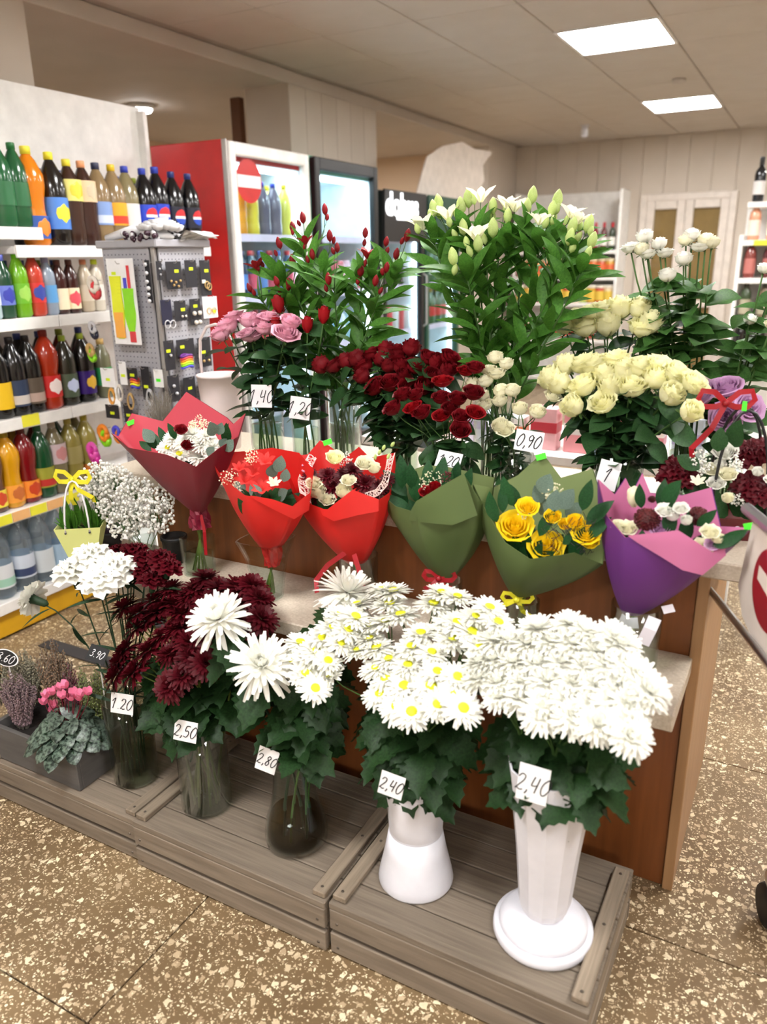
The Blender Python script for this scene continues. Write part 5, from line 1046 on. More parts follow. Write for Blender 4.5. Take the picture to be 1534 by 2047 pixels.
def bow(root, c, m, r=.03, tails=((.03, -.08), (-.04, -.07)), wd=.012, n=V((.3, -1, .2))):
    c = V(c); side = V((.9, .35, 0))
    for s in (-1, 1): MB().ribbon([c+side*(s*r*x)+V((0, 0, r*z)) for x, z in ((0, 0), (.5, .45), (1, .5), (1.15, .15), (.9, -.15), (.4, -.15), (0, 0))], n, wd).build('bow_loop', m, root)
    for dx, dz in tails: MB().ribbon([c, c+side*dx*.4+V((0, -.012, dz*.4)), c+side*dx*1.1+V((0, -.01, dz*.75)), c+side*dx+V((0, 0, dz))], n, wd).build('ribbon_tail', m, root)
    MB().ball(c-V((0, .004, 0)), .008, 8, 5).build('knot', m, root, True)
def cuff(root, pts, m, Y0, wpx):              # folded flap along the front rim
    a = [aty(x, y-2, Y0+dy-.006) for x, y, dy in pts]; b = [aty(x, y, Y0+dy-.008) for x, y, dy in wpx]
    MB().grid([[p.lerp(q, t) for p, q in zip(a, b)] for t in (0, .5, 1)]).build('paper_fold', m, root, True)
def sv_(px, py, r): p = atz(px, py, ZS); d = V((p.x, p.y, 0)).normalized(); return V((p.x+d.x*r, p.y+d.y*r, ZS+.0005))
# 1 burgundy
v1 = sv_(402, 1156, .036); Y1 = v1.y
vase('glass_vase', 'small square clear glass vase under the burgundy bouquet', [(.036, 0), (.037, .004), (.041, aty(400, 1073, Y1).z-ZS)], v1, 'glass', .07, 'water', 24, 6, thick=.003)
b = thing('bouquet', 'burgundy-wrapped bouquet of white chrysanthemums with eucalyptus', 'bouquet', v1+V((0, 0, .012)), 'wrapped bouquets')
T, C = paper(b, [(222, 866, 0), (236, 872, .05), (263, 826, .07), (325, 842, .09), (373, 783, .11), (455, 835, .1), (468, 848, .09), (492, 826, .05), (478, 872, .0), (437, 897, -.08), (392, 933, -.11), (333, 909, -.10), (256, 895, -.06)], (398, 1024), Y1, 'w_burg', 'w_burg_lit', .016, .03)
MB().grid([[T+V((0, 0, .03-.075*j/5))+V((math.cos(a*pi/8), math.sin(a*pi/8), 0))*(.02+.006*math.sin(a*2.3+j)+.002*j) for a in range(16)] for j in range(6)], True).build('tissue_wrap', 'tissue', b)
stems(b, T-V((0, 0, .03)), v1+V((0, 0, .014)), 9, .003, .02); MB().ribbon([T+V((.02, -.015, 0)), T+V((.032, -.02, -.05)), T+V((.03, -.02, -.12))], V((.4, -1, 0)), .009).build('ribbon_tail', 'rib_red', b)
for i, (x, y, r) in enumerate(((336, 890, 20), (358, 902, 20), (345, 872, 18), (378, 878, 20), (400, 905, 22), (405, 880, 20), (425, 885, 18), (385, 862, 17), (412, 866, 16), (425, 902, 16), (365, 880, 16))): put(b, 'pom%d' % (i % 2) if i > 1 else 'daisy%d' % i, x, y, Y1-.03, r, eye=i < 2)
for x, y in ((376, 893), (362, 862)): put(b, 'rose_darkred1', x, y, Y1-.05, 11)
for x, y, R in ((398, 842, .02), (412, 850, .016), (385, 848, .012)): dots(b, x, y, Y1-.02, R, 60, .0022, 'p_ivory', 'baby_breath')
green(b, T, [(325, 868), (318, 892), (452, 862), (300, 880), (310, 870), (290, 885), (345, 858), (460, 870)], Y1-.02, 'ruscus', .06); green(b, T, [(440, 858), (446, 885), (430, 860), (420, 905), (455, 892), (300, 872)], Y1-.05, 'euc', .04); fillin(b, T, C, 'ruscus', .08)
# 2 red, coral alstroemeria
v2 = sv_(540, 1206, .036); Y2 = v2.y; h2 = aty(540, 1078, Y2).z-ZS
vase('glass_vase', 'square tapered clear glass vase under the red alstroemeria bouquet', [(.03, 0), (.031, .004), (.036, h2*.3), (.046, h2*.7), (.064, h2)], v2, 'glass', None, 'water', 24, 7, thick=.004)
b = thing('bouquet', 'red-wrapped bouquet of red alstroemeria with baby breath', 'bouquet', v2+V((0, 0, .012)), 'wrapped bouquets')
T, C = paper(b, [(418, 913, .0), (440, 905, .05), (490, 902, .08), (545, 895, .09), (598, 905, .07), (628, 940, .03), (622, 985, -.04), (585, 1014, -.10), (545, 1000, -.09), (490, 990, -.09), (445, 955, -.05)], (543, 1088), Y2, 'w_red', None, .034, .03)
MB().grid([[T+V((0, 0, .01-.07*j/5))+V((math.cos(a*pi/8), math.sin(a*pi/8), 0))*(.028+.006*math.sin(a*2.9+j*.7)-.002*j) for a in range(16)] for j in range(6)], True).build('tissue_wrap', 'tissue_red', b)
stems(b, T-V((0, 0, .04)), v2+V((0, 0, .014)), 10, .003, .014)
for x, y, r, k in ((522, 975, 24, 'coral'), (490, 958, 22, 'coral'), (530, 920, 20, 'coral'), (505, 945, 16, 'coral'), (548, 965, 15, 'alwhite'), (500, 925, 14, 'coral'), (478, 935, 15, 'coral')): put(b, 'lily_'+k, x, y, Y2-.03, r)
for x, y, R, n in ((460, 960, .03, 90), (505, 912, .022, 70), (470, 980, .02, 60)): dots(b, x, y, Y2-.03, R, n, .0024, 'p_ivory', 'baby_breath')
green(b, T, [(540, 940), (515, 985), (555, 930), (480, 975), (560, 985), (570, 950)], Y2-.03, 'euc', .04); fillin(b, T, C, 'ruscus', .07)
cuff(b, [(500, 992, -.092), (545, 1000, -.092), (585, 1014, -.102), (622, 985, -.045)], 'w_red', Y2, [(512, 1000, -.09), (550, 1020, -.092), (588, 1038, -.095), (618, 1020, -.05)])
# 3 red, burgundy and ivory
v3 = V((aty(715, 1150, 1.645).x, 1.645, ZS+.0005)); Y3 = v3.y; h3 = aty(715, 1108, Y3).z-ZS
vase('glass_vase', 'round clear glass vase under the red bouquet with the net collar', [(.05, 0), (.053, .004), (.056, h3)], v3, 'glass', .06, 'water')
b = thing('bouquet', 'red-wrapped bouquet of ivory roses and burgundy chrysanthemums with white net', 'bouquet', v3+V((0, 0, .012)), 'wrapped bouquets')
T, C = paper(b, [(562, 903, .02), (602, 910, .06), (616, 908, .07), (640, 880, .08), (661, 893, .09), (690, 915, .1), (718, 893, .1), (740, 915, .1), (790, 905, .06), (792, 945, .02), (778, 985, -.05), (757, 1000, -.08), (705, 981, -.1), (655, 1020, -.1), (622, 1008, -.09), (585, 985, -.05)], (712, 1120), Y3, 'w_red', None, .03, .035)
stems(b, T, v3+V((0, 0, .014)), 8, .0035, .02)
for pts in (((690, 1105), (655, 1130), (632, 1160), (634, 1185)), ((708, 1108), (718, 1140), (722, 1160), (728, 1178))): MB().ribbon([aty(x, y, Y3-.06-.02*i) for i, (x, y) in enumerate(pts)], V((.3, -1, .1)), .013).build('ribbon_tail', 'rib_red', b)
for i, (x, y, r) in enumerate(((690, 945, 19), (665, 965, 19), (730, 960, 21), (655, 945, 18), (705, 935, 18), (760, 970, 17), (625, 970, 17), (645, 990, 17), (740, 990, 17), (775, 955, 15), (620, 945, 14))): put(b, 'burg%d' % (i % 2), x, y, Y3-.02, r)
for x, y, r, k in ((635, 985, 18, 'rose_ivory0'), (628, 968, 14, 'rose_ivory1'), (688, 985, 17, 'rose_ivory0'), (697, 962, 13, 'rose_ivory1'), (730, 928, 16, 'rose_ivory1'), (748, 938, 13, 'rose_ivory0'), (670, 918, 15, 'rose_cream1'), (655, 1000, 14, 'rose_ivory1')): put(b, k, x, y, Y3-.045, r)
for x, y, d in ((757, 910, .3), (765, 900, .4), (775, 918, .3), (750, 920, .1), (782, 893, .6)): p = aty(x, y, Y3-.0); place('bud', FM['bud_algreen'], b, aim(V((d, 0, .8)), 0, p, .011))
dots(b, 690, 918, Y3, .02, 50, .0025, 'p_white', 'baby_breath'); dots(b, 612, 945, Y3-.01, .025, 24, .004, 'p_pink', 'berries')
nm_ = MB()                                     # net collar
loopp = [aty(x, y, Y3+dy) for x, y, dy in ((600, 985, -.06), (596, 960, -.03), (605, 930, .02), (618, 908, .05))] ; loopq = [aty(x, y, Y3+dy) for x, y, dy in ((622, 1005, -.07), (616, 965, -.04), (624, 935, .01), (634, 915, .04))]
l3 = [aty(x, y, Y3+dy) for x, y, dy in ((735, 1000, -.09), (757, 990, -.08), (775, 970, -.05), (785, 925, .0), (790, 905, .05))]; l4 = [aty(x, y, Y3+dy) for x, y, dy in ((730, 985, -.08), (752, 978, -.07), (765, 960, -.04), (772, 930, .0), (775, 910, .04))]
for A, B in ((loopp, loopq), (l3, l4)):
    def smp(Q, t): t *= len(Q)-1; i = min(int(t), len(Q)-2); return Q[i].lerp(Q[i+1], t-i)
    for k in range(26):
        t0 = k/26; a0, a1 = smp(A, t0), smp(B, t0); j = lambda: V((rnd(-.004, .004), rnd(-.004, .004), rnd(-.004, .004)))
        m1, m2 = a0.lerp(a1, .35)+j(), a0.lerp(a1, .7)+j(); nx = smp(A, min(1, t0+.045)); ny = smp(B, min(1, t0+.045))
        for p, q in ((a0, m1), (m1, m2), (m2, a1), (m1, nx), (m2, nx.lerp(ny, .5)), (a1, nx.lerp(ny, .8)), (a0, nx)): nm_.tube([p, q], .0009, 3, False)
nm_.build('net_collar', 'net_white', b)['kind'] = 'stuff'
fillin(b, T, C, 'ruscus', .07)
cuff(b, [(640, 1019, -.1), (655, 1020, -.102), (705, 981, -.102), (757, 1000, -.082)], 'w_red', Y3, [(645, 1030, -.1), (668, 1042, -.105), (715, 1030, -.105), (757, 1022, -.085)])
# 4 green with ruscus
v4 = V((aty(893, 1170, 1.65).x, 1.65, ZS+.0005)); Y4 = v4.y; h4 = aty(893, 1160, Y4).z-ZS
vase('glass_vase', 'clear glass vase under the green bouquet with red ribbon', [(.034, 0), (.036, .004), (.04, h4)], v4, 'glass', .05, 'water')
b = thing('bouquet', 'green-wrapped bouquet of dark foliage tied with a red ribbon', 'bouquet', v4+V((0, 0, .012)), 'wrapped bouquets')
T, C = paper(b, [(757, 985, -.02), (772, 960, .03), (850, 930, .08), (890, 932, .09), (935, 942, .09), (990, 955, .05), (984, 1010, .0), (960, 1000, -.06), (928, 948, -.08), (880, 975, -.10), (832, 1004, -.11), (822, 1022, -.09), (790, 1012, -.07)], (890, 1146), Y4, 'w_green', 'w_green_in', .03, .035)
stems(b, T, v4+V((0, 0, .014)), 7, .0035, .015); bow(b, T+V((0, -.034, .0)), 'rib_red', .035, ((.03, -.03), (-.03, -.035)), .012)
green(b, T, [(870, 950), (905, 945), (930, 960), (850, 945), (890, 965), (780, 980), (800, 965), (820, 975), (795, 995), (815, 950), (845, 960), (775, 1000), (835, 985), (810, 1010), (790, 950)], Y4-.02, 'ruscus', .075); dots(b, 862, 962, Y4-.03, .03, 90, .0022, 'p_ivory', 'baby_breath'); dots(b, 895, 955, Y4-.02, .016, 60, .0028, 'p_berry', 'berries'); put(b, 'rose_red1', 853, 985, Y4-.05, 13); put(b, 'rose_red0', 870, 975, Y4-.05, 12)
fillin(b, T, C, 'ruscus', .07); fillin(b, T, C, 'ruscus', .05, -.02)
cuff(b, [(822, 1022, -.094), (832, 1004, -.112), (880, 975, -.103), (928, 948, -.083)], 'w_green', Y4, [(818, 1040, -.085), (850, 1045, -.1), (905, 1050, -.1), (955, 1030, -.07)])
# 5 green with yellow roses
v5 = V((aty(1045, 1215, 1.64).x, 1.64, ZS+.0005)); Y5 = v5.y; h5 = aty(1045, 1198, Y5).z-ZS
vase('glass_vase', 'dark glass vase under the yellow rose bouquet', [(.036, 0), (.038, .004), (.04, h5)], v5, 'glass_dark', .04, 'murky_water')
b = thing('bouquet', 'green-wrapped bouquet of yellow roses with dark foliage', 'bouquet', v5+V((0, 0, .012)), 'wrapped bouquets')
T, C = paper(b, [(945, 968, .0), (985, 975, .06), (1035, 950, .09), (1085, 905, .11), (1122, 955, .11), (1186, 937, .1), (1206, 1000, .06), (1214, 1062, .02), (1206, 1128, -.04), (1150, 1105, -.08), (1122, 1110, -.10), (1060, 1118, -.12), (1010, 1085, -.10), (970, 1020, -.05)], (1043, 1186), Y5, 'w_green', 'w_green_in', .026, .03)
stems(b, T, v5+V((0, 0, .014)), 7, .0035, .015); bow(b, T+V((.0, -.03, -.004)), 'rib_yel', .032, ((.045, -.06), (-.05, -.02)), .01)
for x, y, r in ((1030, 1055, 27), (1092, 1095, 27), (1055, 1015, 17), (1172, 1068, 21), (1150, 1045, 15), (1105, 1035, 15), (1180, 1085, 16), (1130, 1050, 12)): put(b, 'rose_yel1' if r > 16 else 'rose_yel0', x, y, Y5-.04, r, lean=.9)
green(b, T, [(1085, 1050), (1045, 1090), (1080, 1110), (1140, 1070), (1190, 1030), (1180, 1000), (1020, 985), (1000, 1000), (1040, 990), (985, 1020), (1160, 1100), (1195, 1060)], Y5-.05, 'ruscus', .065); green(b, T, [(1085, 1010), (1088, 985), (1085, 965), (1115, 1005), (1130, 1000), (1145, 1020)], Y5-.02, 'euc', .05)
dots(b, 1105, 985, Y5-.02, .025, 80, .0026, 'p_ivory', 'baby_breath'); dots(b, 1045, 1025, Y5-.04, .015, 30, .0024, 'p_ivory', 'baby_breath')
mat('twig', '#2c2028', .7)
tw = MB()
for k in range(110):
    p = aty(rnd(1085, 1195), rnd(1045, 1110), Y5-.05+rnd(-.03, .03)); tw.tube([p, p+V((rnd(-.02, .02), rnd(-.015, .01), rnd(.0, .025)))], .0007, 3, False)
tw.build('twigs', 'twig', b)['kind'] = 'stuff'
fillin(b, T, C, 'ruscus', .09)
# 6 purple
v6 = sv_(1262, 1345, .046); Y6 = v6.y; h6 = aty(1262, 1205, Y6).z-ZS
vase('glass_vase', 'wide clear glass cylinder vase under the purple bouquet', [(.05, 0), (.053, .004), (.056, h6)], v6, 'glass', .075, 'water')
b = thing('bouquet', 'purple-wrapped bouquet with pink lining, white lisianthus and dark berries', 'bouquet', v6+V((0, 0, .012)), 'wrapped bouquets')
T, C = paper(b, [(1195, 958, .0), (1228, 988, .05), (1250, 955, .07), (1264, 985, .08), (1284, 945, .09), (1300, 985, .09), (1365, 990, .1), (1424, 974, .1), (1442, 1052, .08), (1505, 1055, .03), (1450, 1100, -.03), (1425, 1106, -.06), (1392, 1095, -.09), (1357, 1062, -.11), (1300, 1068, -.11), (1250, 1075, -.1), (1212, 1030, -.05)], (1264, 1222), Y6, 'w_purple', 'w_pink', .024, .03)
stems(b, T, v6+V((0, 0, .014)), 7, .0035, .02); MB().ribbon([T+V((-.02, -.026, -.01)), T+V((.0, -.03, -.016)), T+V((.02, -.028, -.012))], V((0, -1, 0)), .026).build('ribbon_band', 'rib_white', b); MB().ribbon([aty(1310, 1235, Y6-.05), aty(1300, 1258, Y6-.055), aty(1285, 1288, Y6-.05)], V((.2, -1, .1)), .028).build('ribbon_tail', 'rib_white', b); MB().ribbon([aty(1325, 1220, Y6-.03), aty(1348, 1215, Y6-.03)], V((.2, -1, .1)), .018).build('ribbon_tail', 'rib_white', b)
put(b, 'bud_ivory', 1268, 1005, Y6+.0, 19, V((.05, -.2, 1))); 
for x, y, r, k in ((1235, 1055, 15, 'rose_ivory0'), (1256, 1058, 16, 'rose_ivory1'), (1330, 1022, 15, 'rose_white1'), (1345, 1032, 14, 'rose_white0'), (1362, 1018, 13, 'rose_white1'), (1372, 1042, 12, 'rose_white0'), (1405, 1095, 18, 'rose_ivory1'), (1420, 1065, 16, 'rose_ivory1'), (1435, 1078, 13, 'rose_ivory0'), (1325, 1062, 18, 'rose_lav1'), (1425, 1090, 12, 'rose_lav1')): put(b, k, x, y, Y6-.05, r)
berry(b, 1294, 1038, Y6-.05, 26); berry(b, 1396, 1032, Y6-.0, 22); berry(b, 1304, 998, Y6+.03, 8)
green(b, T, [(1285, 990), (1322, 985), (1340, 992), (1330, 975), (1385, 1065), (1395, 1080), (1445, 1075), (1460, 1075), (1350, 1050), (1410, 1030)], Y6-.04, 'ruscus', .06); fillin(b, T, C, 'ruscus', .09)
cuff(b, [(1255, 1073, -.102), (1300, 1068, -.113), (1357, 1062, -.113), (1425, 1106, -.063), (1450, 1100, -.033)], 'w_pink', Y6, [(1275, 1085, -.1), (1320, 1112, -.105), (1365, 1140, -.1), (1405, 1150, -.07), (1452, 1110, -.03)])
# small stickers on the papers
for (x, y, Y, m, lb) in ((262, 845, Y1+.06, 'neon_green', 'burgundy bouquet'), (1082, 913, Y5+.1, 'neon_green', 'yellow rose bouquet'), (1500, 1052, Y6+.02, 'neon_green', 'purple bouquet'), (655, 884, Y3+.07, 'neon_green', 'red net bouquet')):
    p = aty(x, y, Y); n_ = (CAM-p).normalized(); tag(MB().bbox((-.012, -.007, 0), (.012, .007, .001), .0004, aim(n_, .3, p+n_*.004)).build('price_sticker', m), 'small neon green sticker on the paper of the '+lb, 'sticker')
# ---------------------------------------------------------------- potted and cut plants at the left
def shp(px, Y): p = aty(px, 1120, Y); return V((p.x, Y, ZS+.0005))
mat('bag_card', '#d4d98c', .55, '#cdd284', 4); mat('cord_white', '#e6e2ea', .5); mat('soil', '#1c1512', .95, bump=.4, ns=60); mat('bulb', '#3a2438', .35, '#24162a', 30); mat('gyp', '#f2f0e8', .6, transl=.2)
# yellow gift bag with sprouting bulbs
c = V((-1.895, 1.535, ZS+.0005)); t = thing('gift_bag_planter', 'pale yellow card gift bag planted with green hyacinth shoots', 'planter', c)
bw, tw_, hh, R0 = .035, .068, .125, Matrix.Translation(c) @ Matrix.Rotation(.62, 4, 'Z')
B = [R0 @ V((x*bw, y*bw*.8, 0)) for x, y in ((-1, -1), (1, -1), (1, 1), (-1, 1))]; U = [R0 @ V((x*tw_, y*tw_*.75, hh)) for x, y in ((-1, -1), (1, -1), (1, 1), (-1, 1))]; I = [R0 @ V((x*(tw_-.002), y*(tw_*.75-.002), hh)) for x, y in ((-1, -1), (1, -1), (1, 1), (-1, 1))]; J = [R0 @ V((x*(tw_-.008), y*(tw_*.75-.008), hh-.02)) for x, y in ((-1, -1), (1, -1), (1, 1), (-1, 1))]
MB().add(B+U+I+J, [(0, 3, 2, 1)]+[(i, (i+1) % 4, (i+1) % 4+4, i+4) for i in range(4)]+[(i+4, (i+1) % 4+4, (i+1) % 4+8, i+8) for i in range(4)]+[(i+8, (i+1) % 4+8, (i+1) % 4+12, i+12) for i in range(4)]).build('bag', 'bag_card', t)
MB().add(J, [(0, 1, 2, 3)]).build('soil', 'soil', t)
for s in (-1, 1):
    pts = [R0 @ V((-.035*math.cos(a*pi/12)*1.0, s*tw_*.72+(-s*.02*math.sin(a*pi/12)), hh-.012+.155*math.sin(a*pi/12))) for a in range(13)]; MB().tube(pts, .003, 6).build('handle', 'cord_white', t, True)
for x in (-.035, .035): p = R0 @ V((x, -tw_*.75+.004, hh-.014)); MB().lathe([(.003, 0), (.003, .001)], 8, (0, 0, 0)); place('eyelet', MB().lathe([(.0035, 0), (.0035, .001)], 8).mesh('eyelet', 'soft_black'), t, aim(R0.to_3x3() @ V((0, -1, .3)), 0, p+R0.to_3x3() @ V((0, -.003, 0))))
bp = R0 @ V((0, -.02, hh+.145)); bow(t, bp, 'rib_yel', .05, ((.06, -.07), (-.005, -.08)), .014)
for ox, hs in ((-.03, .10), (.032, .10)):
    for k in range(9):
        a = k*2.4; p = R0 @ V((ox+.014*math.cos(a), .01*math.sin(a), hh-.02)); d = V((math.cos(a)*.18*(1+k*.12), math.sin(a)*.18*(1+k*.12), 1)); place('shoot_leaf', FM['leaf_hyac'], t, leafm(p, d, V((math.cos(a), math.sin(a), .3)), hs*(1.05-.07*k)))
for k in range(10): a = k*.63; p = R0 @ V((.05*math.cos(a), .035*math.sin(a), hh-.02)); place('shoot_leaf', FM['leaf_hyac'], t, leafm(p, V((math.cos(a)*.6, math.sin(a)*.6, .8)), V((0, 0, 1)), .05))
# hyacinth bulbs in a dark pot
c = shp(210, 1.64); c.x = aty(218, 1085, 1.64).x; t = thing('bulb_pot', 'dark pot with purple bulbs and two thick green shoots', 'pot', c)
MB().lathe([(.001, .002), (.035, 0), (.046, .06), (.048, .062), (.048, .07), (.044, .07), (.042, .06), (.001, .058)], 20, c).build('pot', 'soft_black', t, True)
for dx, dy in ((-.022, -.012), (.014, -.018), (.024, .014), (-.014, .018)): MB().lathe([(.001, -.015), (.016, -.006), (.021, .006), (.012, .02), (.004, .027)], 12, c+V((dx, dy, .068))).build('bulb', 'bulb', t, True)
for dx, lean in ((-.008, -.006), (.012, .0)):
    p = c+V((dx, -.01, .085)); MB().tube([p, p+V((lean, 0, .04)), p+V((lean*1.5, 0, .075)), p+V((lean*1.5, 0, .085))], [.008, .0085, .006, .001], 8).build('shoot', 'l_hyac', t, True)
# baby's breath
c = V((aty(285, 1085, 1.6).x, 1.6, ZS+.0005)); hb = aty(285, 1060, 1.6).z-ZS
vase('glass_vase', 'clear glass vase holding the cloud of baby breath', [(.036, 0), (.038, .004), (.042, max(.08, hb))], c, 'glass', .05, 'water')
for k in range(9):
    a = k*2.4; r = .02*math.sqrt(k/9); root = thing('baby_breath', 'airy stem of white baby breath beside the burgundy bouquet', 'flower', c+V((r*math.cos(a), r*math.sin(a), .01)), 'baby breath stems')
    px, py = ((192, 985), (230, 962), (268, 980), (225, 1012), (272, 1025), (312, 1000), (200, 952), (250, 1045), (315, 1035))[k]; h = aty(px, py, 1.6+(1000-py)*.0009); b0 = W[root].translation
    pts = bez(b0, b0+V((0, 0, .08)), h-V((0, 0, .08)), h, 6); stemtube(root, pts, .0016, 'stem'); fl = MB(); br = MB()
    for q in range(165):
        v = V((rnd(-1, 1), rnd(-1, 1), rnd(-1, 1)))
        while not .35 < v.length < 1: v = V((rnd(-1, 1), rnd(-1, 1), rnd(-1, 1)))
        e = h+v*.052; fl.ball(e, .0054*rnd(.6, 1.15), 6, 3)
        if q % 3 == 0: br.tube([h-V((0, 0, .03)), h.lerp(e, .6)-V((0, 0, .006)), e], .0005, 3, False)
    tag(fl.build('tiny_blooms', 'gyp', root, True), kind='stuff'); tag(br.build('twiglets', 'stem', root), kind='stuff')
# magenta gift ribbon and grey pots between
p = shp(345, 1.66); p.x = aty(348, 1080, 1.66).x; t = thing('plant_pot', 'empty black plastic plant pot between the baby breath and the glass vase', 'pot', p); MB().lathe([(.001, .003), (.03, 0), (.038, .075), (.041, .075), (.041, .085), (.036, .085), (.03, .01), (.001, .01)], 18, p).build('pot', 'black', t, True); MB().lathe([(.034, .07), (.001, .072)], 14, p).build('soil', 'soil', t)
# bare dried twigs bunch behind the bouquet
p = V((aty(330, 900, 1.95).x, 1.95, ZT+.0005)); t = thing('dried_twigs', 'bunch of thin grey dried twigs behind the burgundy paper', 'twigs', p, None)
tw = MB()
for k in range(120):
    a = rnd(0, 6.3); e = p+V((rnd(-.05, .05), rnd(-.04, .04), rnd(.14, .22))); tw.tube([p+V((rnd(-.01, .01), rnd(-.01, .01), 0)), p.lerp(e, .6)+V((rnd(-.008, .008), 0, 0)), e], .0008, 3, False)
    for q in range(3): m = p.lerp(e, rnd(.5, 1)); tw.tube([m, m+V((rnd(-.015, .015), rnd(-.015, .015), rnd(0, .02)))], .0006, 3, False)
mat('dry', '#8a8378', .8); tag(tw.build('twigs', 'dry', t), kind='stuff'); MB().lathe([(.001, .002), (.03, 0), (.034, .1), (.031, .1), (.027, .006), (.001, .006)], 16, p).build('pot', 'soft_black', t, True)
# white bucket with handle
mat('bucket', '#e6d8d6', .4); p = V((aty(447, 850, 2.12).x, 2.12, ZT+.0005)); zt_ = aty(447, 752, 2.12).z-ZT
t = thing('flower_bucket', 'round pinkish white bucket with a tall hoop handle', 'bucket', p)
MB().lathe([(.001, .003), (.056, 0), (.072, zt_*.7), (.078, zt_), (.081, zt_), (.081, zt_+.006), (.074, zt_+.006), (.068, zt_*.7), (.05, .01), (.001, .01)], 32, p).build('bucket', 'bucket', t, True)
MB().tube([p+V((-.078, 0, zt_*.93)), p+V((-.08, 0, zt_+.06)), p+V((-.074, 0, zt_+.12)), p+V((-.04, 0, zt_+.165)), p+V((0, 0, zt_+.175)), p+V((.04, 0, zt_+.165)), p+V((.074, 0, zt_+.12)), p+V((.08, 0, zt_+.06)), p+V((.078, 0, zt_*.93))], .0052, 8).build('handle', 'bucket', t, True)
# dark red flower box with black handles
mat('box_red', '#5a0d14', .35); c = V((aty(1470, 1000, 1.93).x, 1.93, ZT+.0005)); hb = aty(1470, 1040, 1.86).z-ZT
t = thing('flower_box', 'dark red flower box with black handles, white roses and red carnations', 'flower box', c); Rz = Matrix.Translation(c) @ Matrix.Rotation(.25, 4, 'Z')
def fr_(s, z): return [Rz @ V((x*s, y*s*.8, z)) for x, y in ((-1, -1), (1, -1), (1, 1), (-1, 1))]
MB().add(fr_(.062, 0)+fr_(.082, hb)+fr_(.079, hb)+fr_(.076, hb-.015), [(0, 3, 2, 1)]+[(i+4*k, (i+1) % 4+4*k, (i+1) % 4+4*k+4, i+4*k+4) for k in range(3) for i in range(4)]+[(12, 13, 14, 15)]).build('box', 'box_red', t)
for s in (-1, 1): MB().tube([Rz @ V((-.058*math.cos(a*pi/12), s*.05*(1-.5*math.sin(a*pi/12)), hb-.01+.255*math.sin(a*pi/12)**.8)) for a in range(13)], .0035, 8).build('handle', 'black', t, True)
hp = aty(1452, 806, 1.92); bow(t, hp, 'rib_red', .056, ((-.06, -.14),), .013); tag(MB().bbox((-.005, -.011, 0), (.005, .011, .001), .0004, aim((CAM-hp).normalized(), 0, aty(1489, 812, 1.90))).build('sticker', 'neon_green', t))
for i, (x, y, r, k) in enumerate(((1450, 905, 20, 'rose_white1'), (1425, 940, 14, 'rose_ivory1'), (1455, 950, 15, 'rose_ivory1'), (1432, 968, 15, 'rose_white1'), (1455, 998, 12, 'rose_ivory0'), (1440, 930, 12, 'rose_white0'), (1515, 945, 11, 'rose_white0'), (1540, 960, 10, 'rose_white1'))): put(t, k, x, y, 1.9+(940-y)*.0009, r)
for i, (x, y, r) in enumerate(((1352, 935, 30), (1372, 948, 24), (1500, 900, 30), (1530, 895, 28), (1500, 965, 30), (1525, 985, 24), (1335, 950, 18))): put(t, 'carnr%d' % (i % 2), x, y, 1.93+(930-y)*.0006, r)
put(t, 'lily_alwhite', 1395, 962, 1.86, 16)
for x, y, R in ((1400, 915, .022), (1470, 925, .02), (1475, 1000, .016), (1410, 935, .018)): dots(t, x, y, 1.89, R, 40, .0032, 'p_white', 'baby_breath')
Tb = c+V((0, 0, hb-.02)); green(t, Tb, [(1420, 1000), (1440, 1020), (1470, 1010), (1500, 1020), (1520, 1015), (1410, 980), (1390, 985), (1480, 975), (1430, 880), (1470, 870), (1385, 920), (1530, 1030)], 1.9, 'rose', .06)
p = Rz @ V((0, -.0665, hb*.62)); MB().ball(p, .006, 8, 6).build('stud', 'silver_bead', t, True)
# ---------------------------------------------------------------- grey planter with heather and cyclamen
mat('planter_grey', '#5b5856', .7, '#4c4a49', 9, (1, 1, 6), bump=.1); px0 = -2.0; px1 = -1.555; py0 = 1.185; py1 = 1.40
pr_ = atz(160, 1583, zA); px1 = pr_.x; py0 = max(1.182, pr_.y-.0); hz = .115; c = V(((px0+px1)/2, (py0+.20)/1, zA)); py1 = py0+.2
t = thing('planter_box', 'rectangular dark grey planter box full of heather and cyclamen', 'planter', (c.x, (py0+py1)/2, zA))
for a, b in (((px0, py0), (px1, py0+.014)), ((px0, py1-.014), (px1, py1)), ((px0, py0+.014), (px0+.014, py1-.014)), ((px1-.014, py0+.014), (px1, py1-.014))): MB().bbox((a[0], a[1], zA+.0005), (b[0], b[1], zA+hz), .002).build('wall', 'planter_grey', t)
MB().box((px0+.014, py0+.014, zA+.0005), (px1-.014, py1-.014, zA+.01)).build('bottom', 'planter_grey', t); MB().grid([[V((px0+.015+(px1-px0-.03)*i/10, py0+.015+(py1-py0-.03)*j/5, zA+hz-.03+rnd(-.006, .006))) for i in range(11)] for j in range(6)]).build('soil', 'soil', t, True)
heath = [('h_grey', '#a39c88', '#6a6a52'), ('h_mauve', '#93787e', '#5e5052'), ('h_brown', '#94785e', '#5c4a3a'), ('h_green', '#8a9458', '#566436'), ('h_wine', '#6d2c3c', '#43202a')]
for n, a, b_ in heath: mat(n, a, .8, b_, 200, rand=.1)
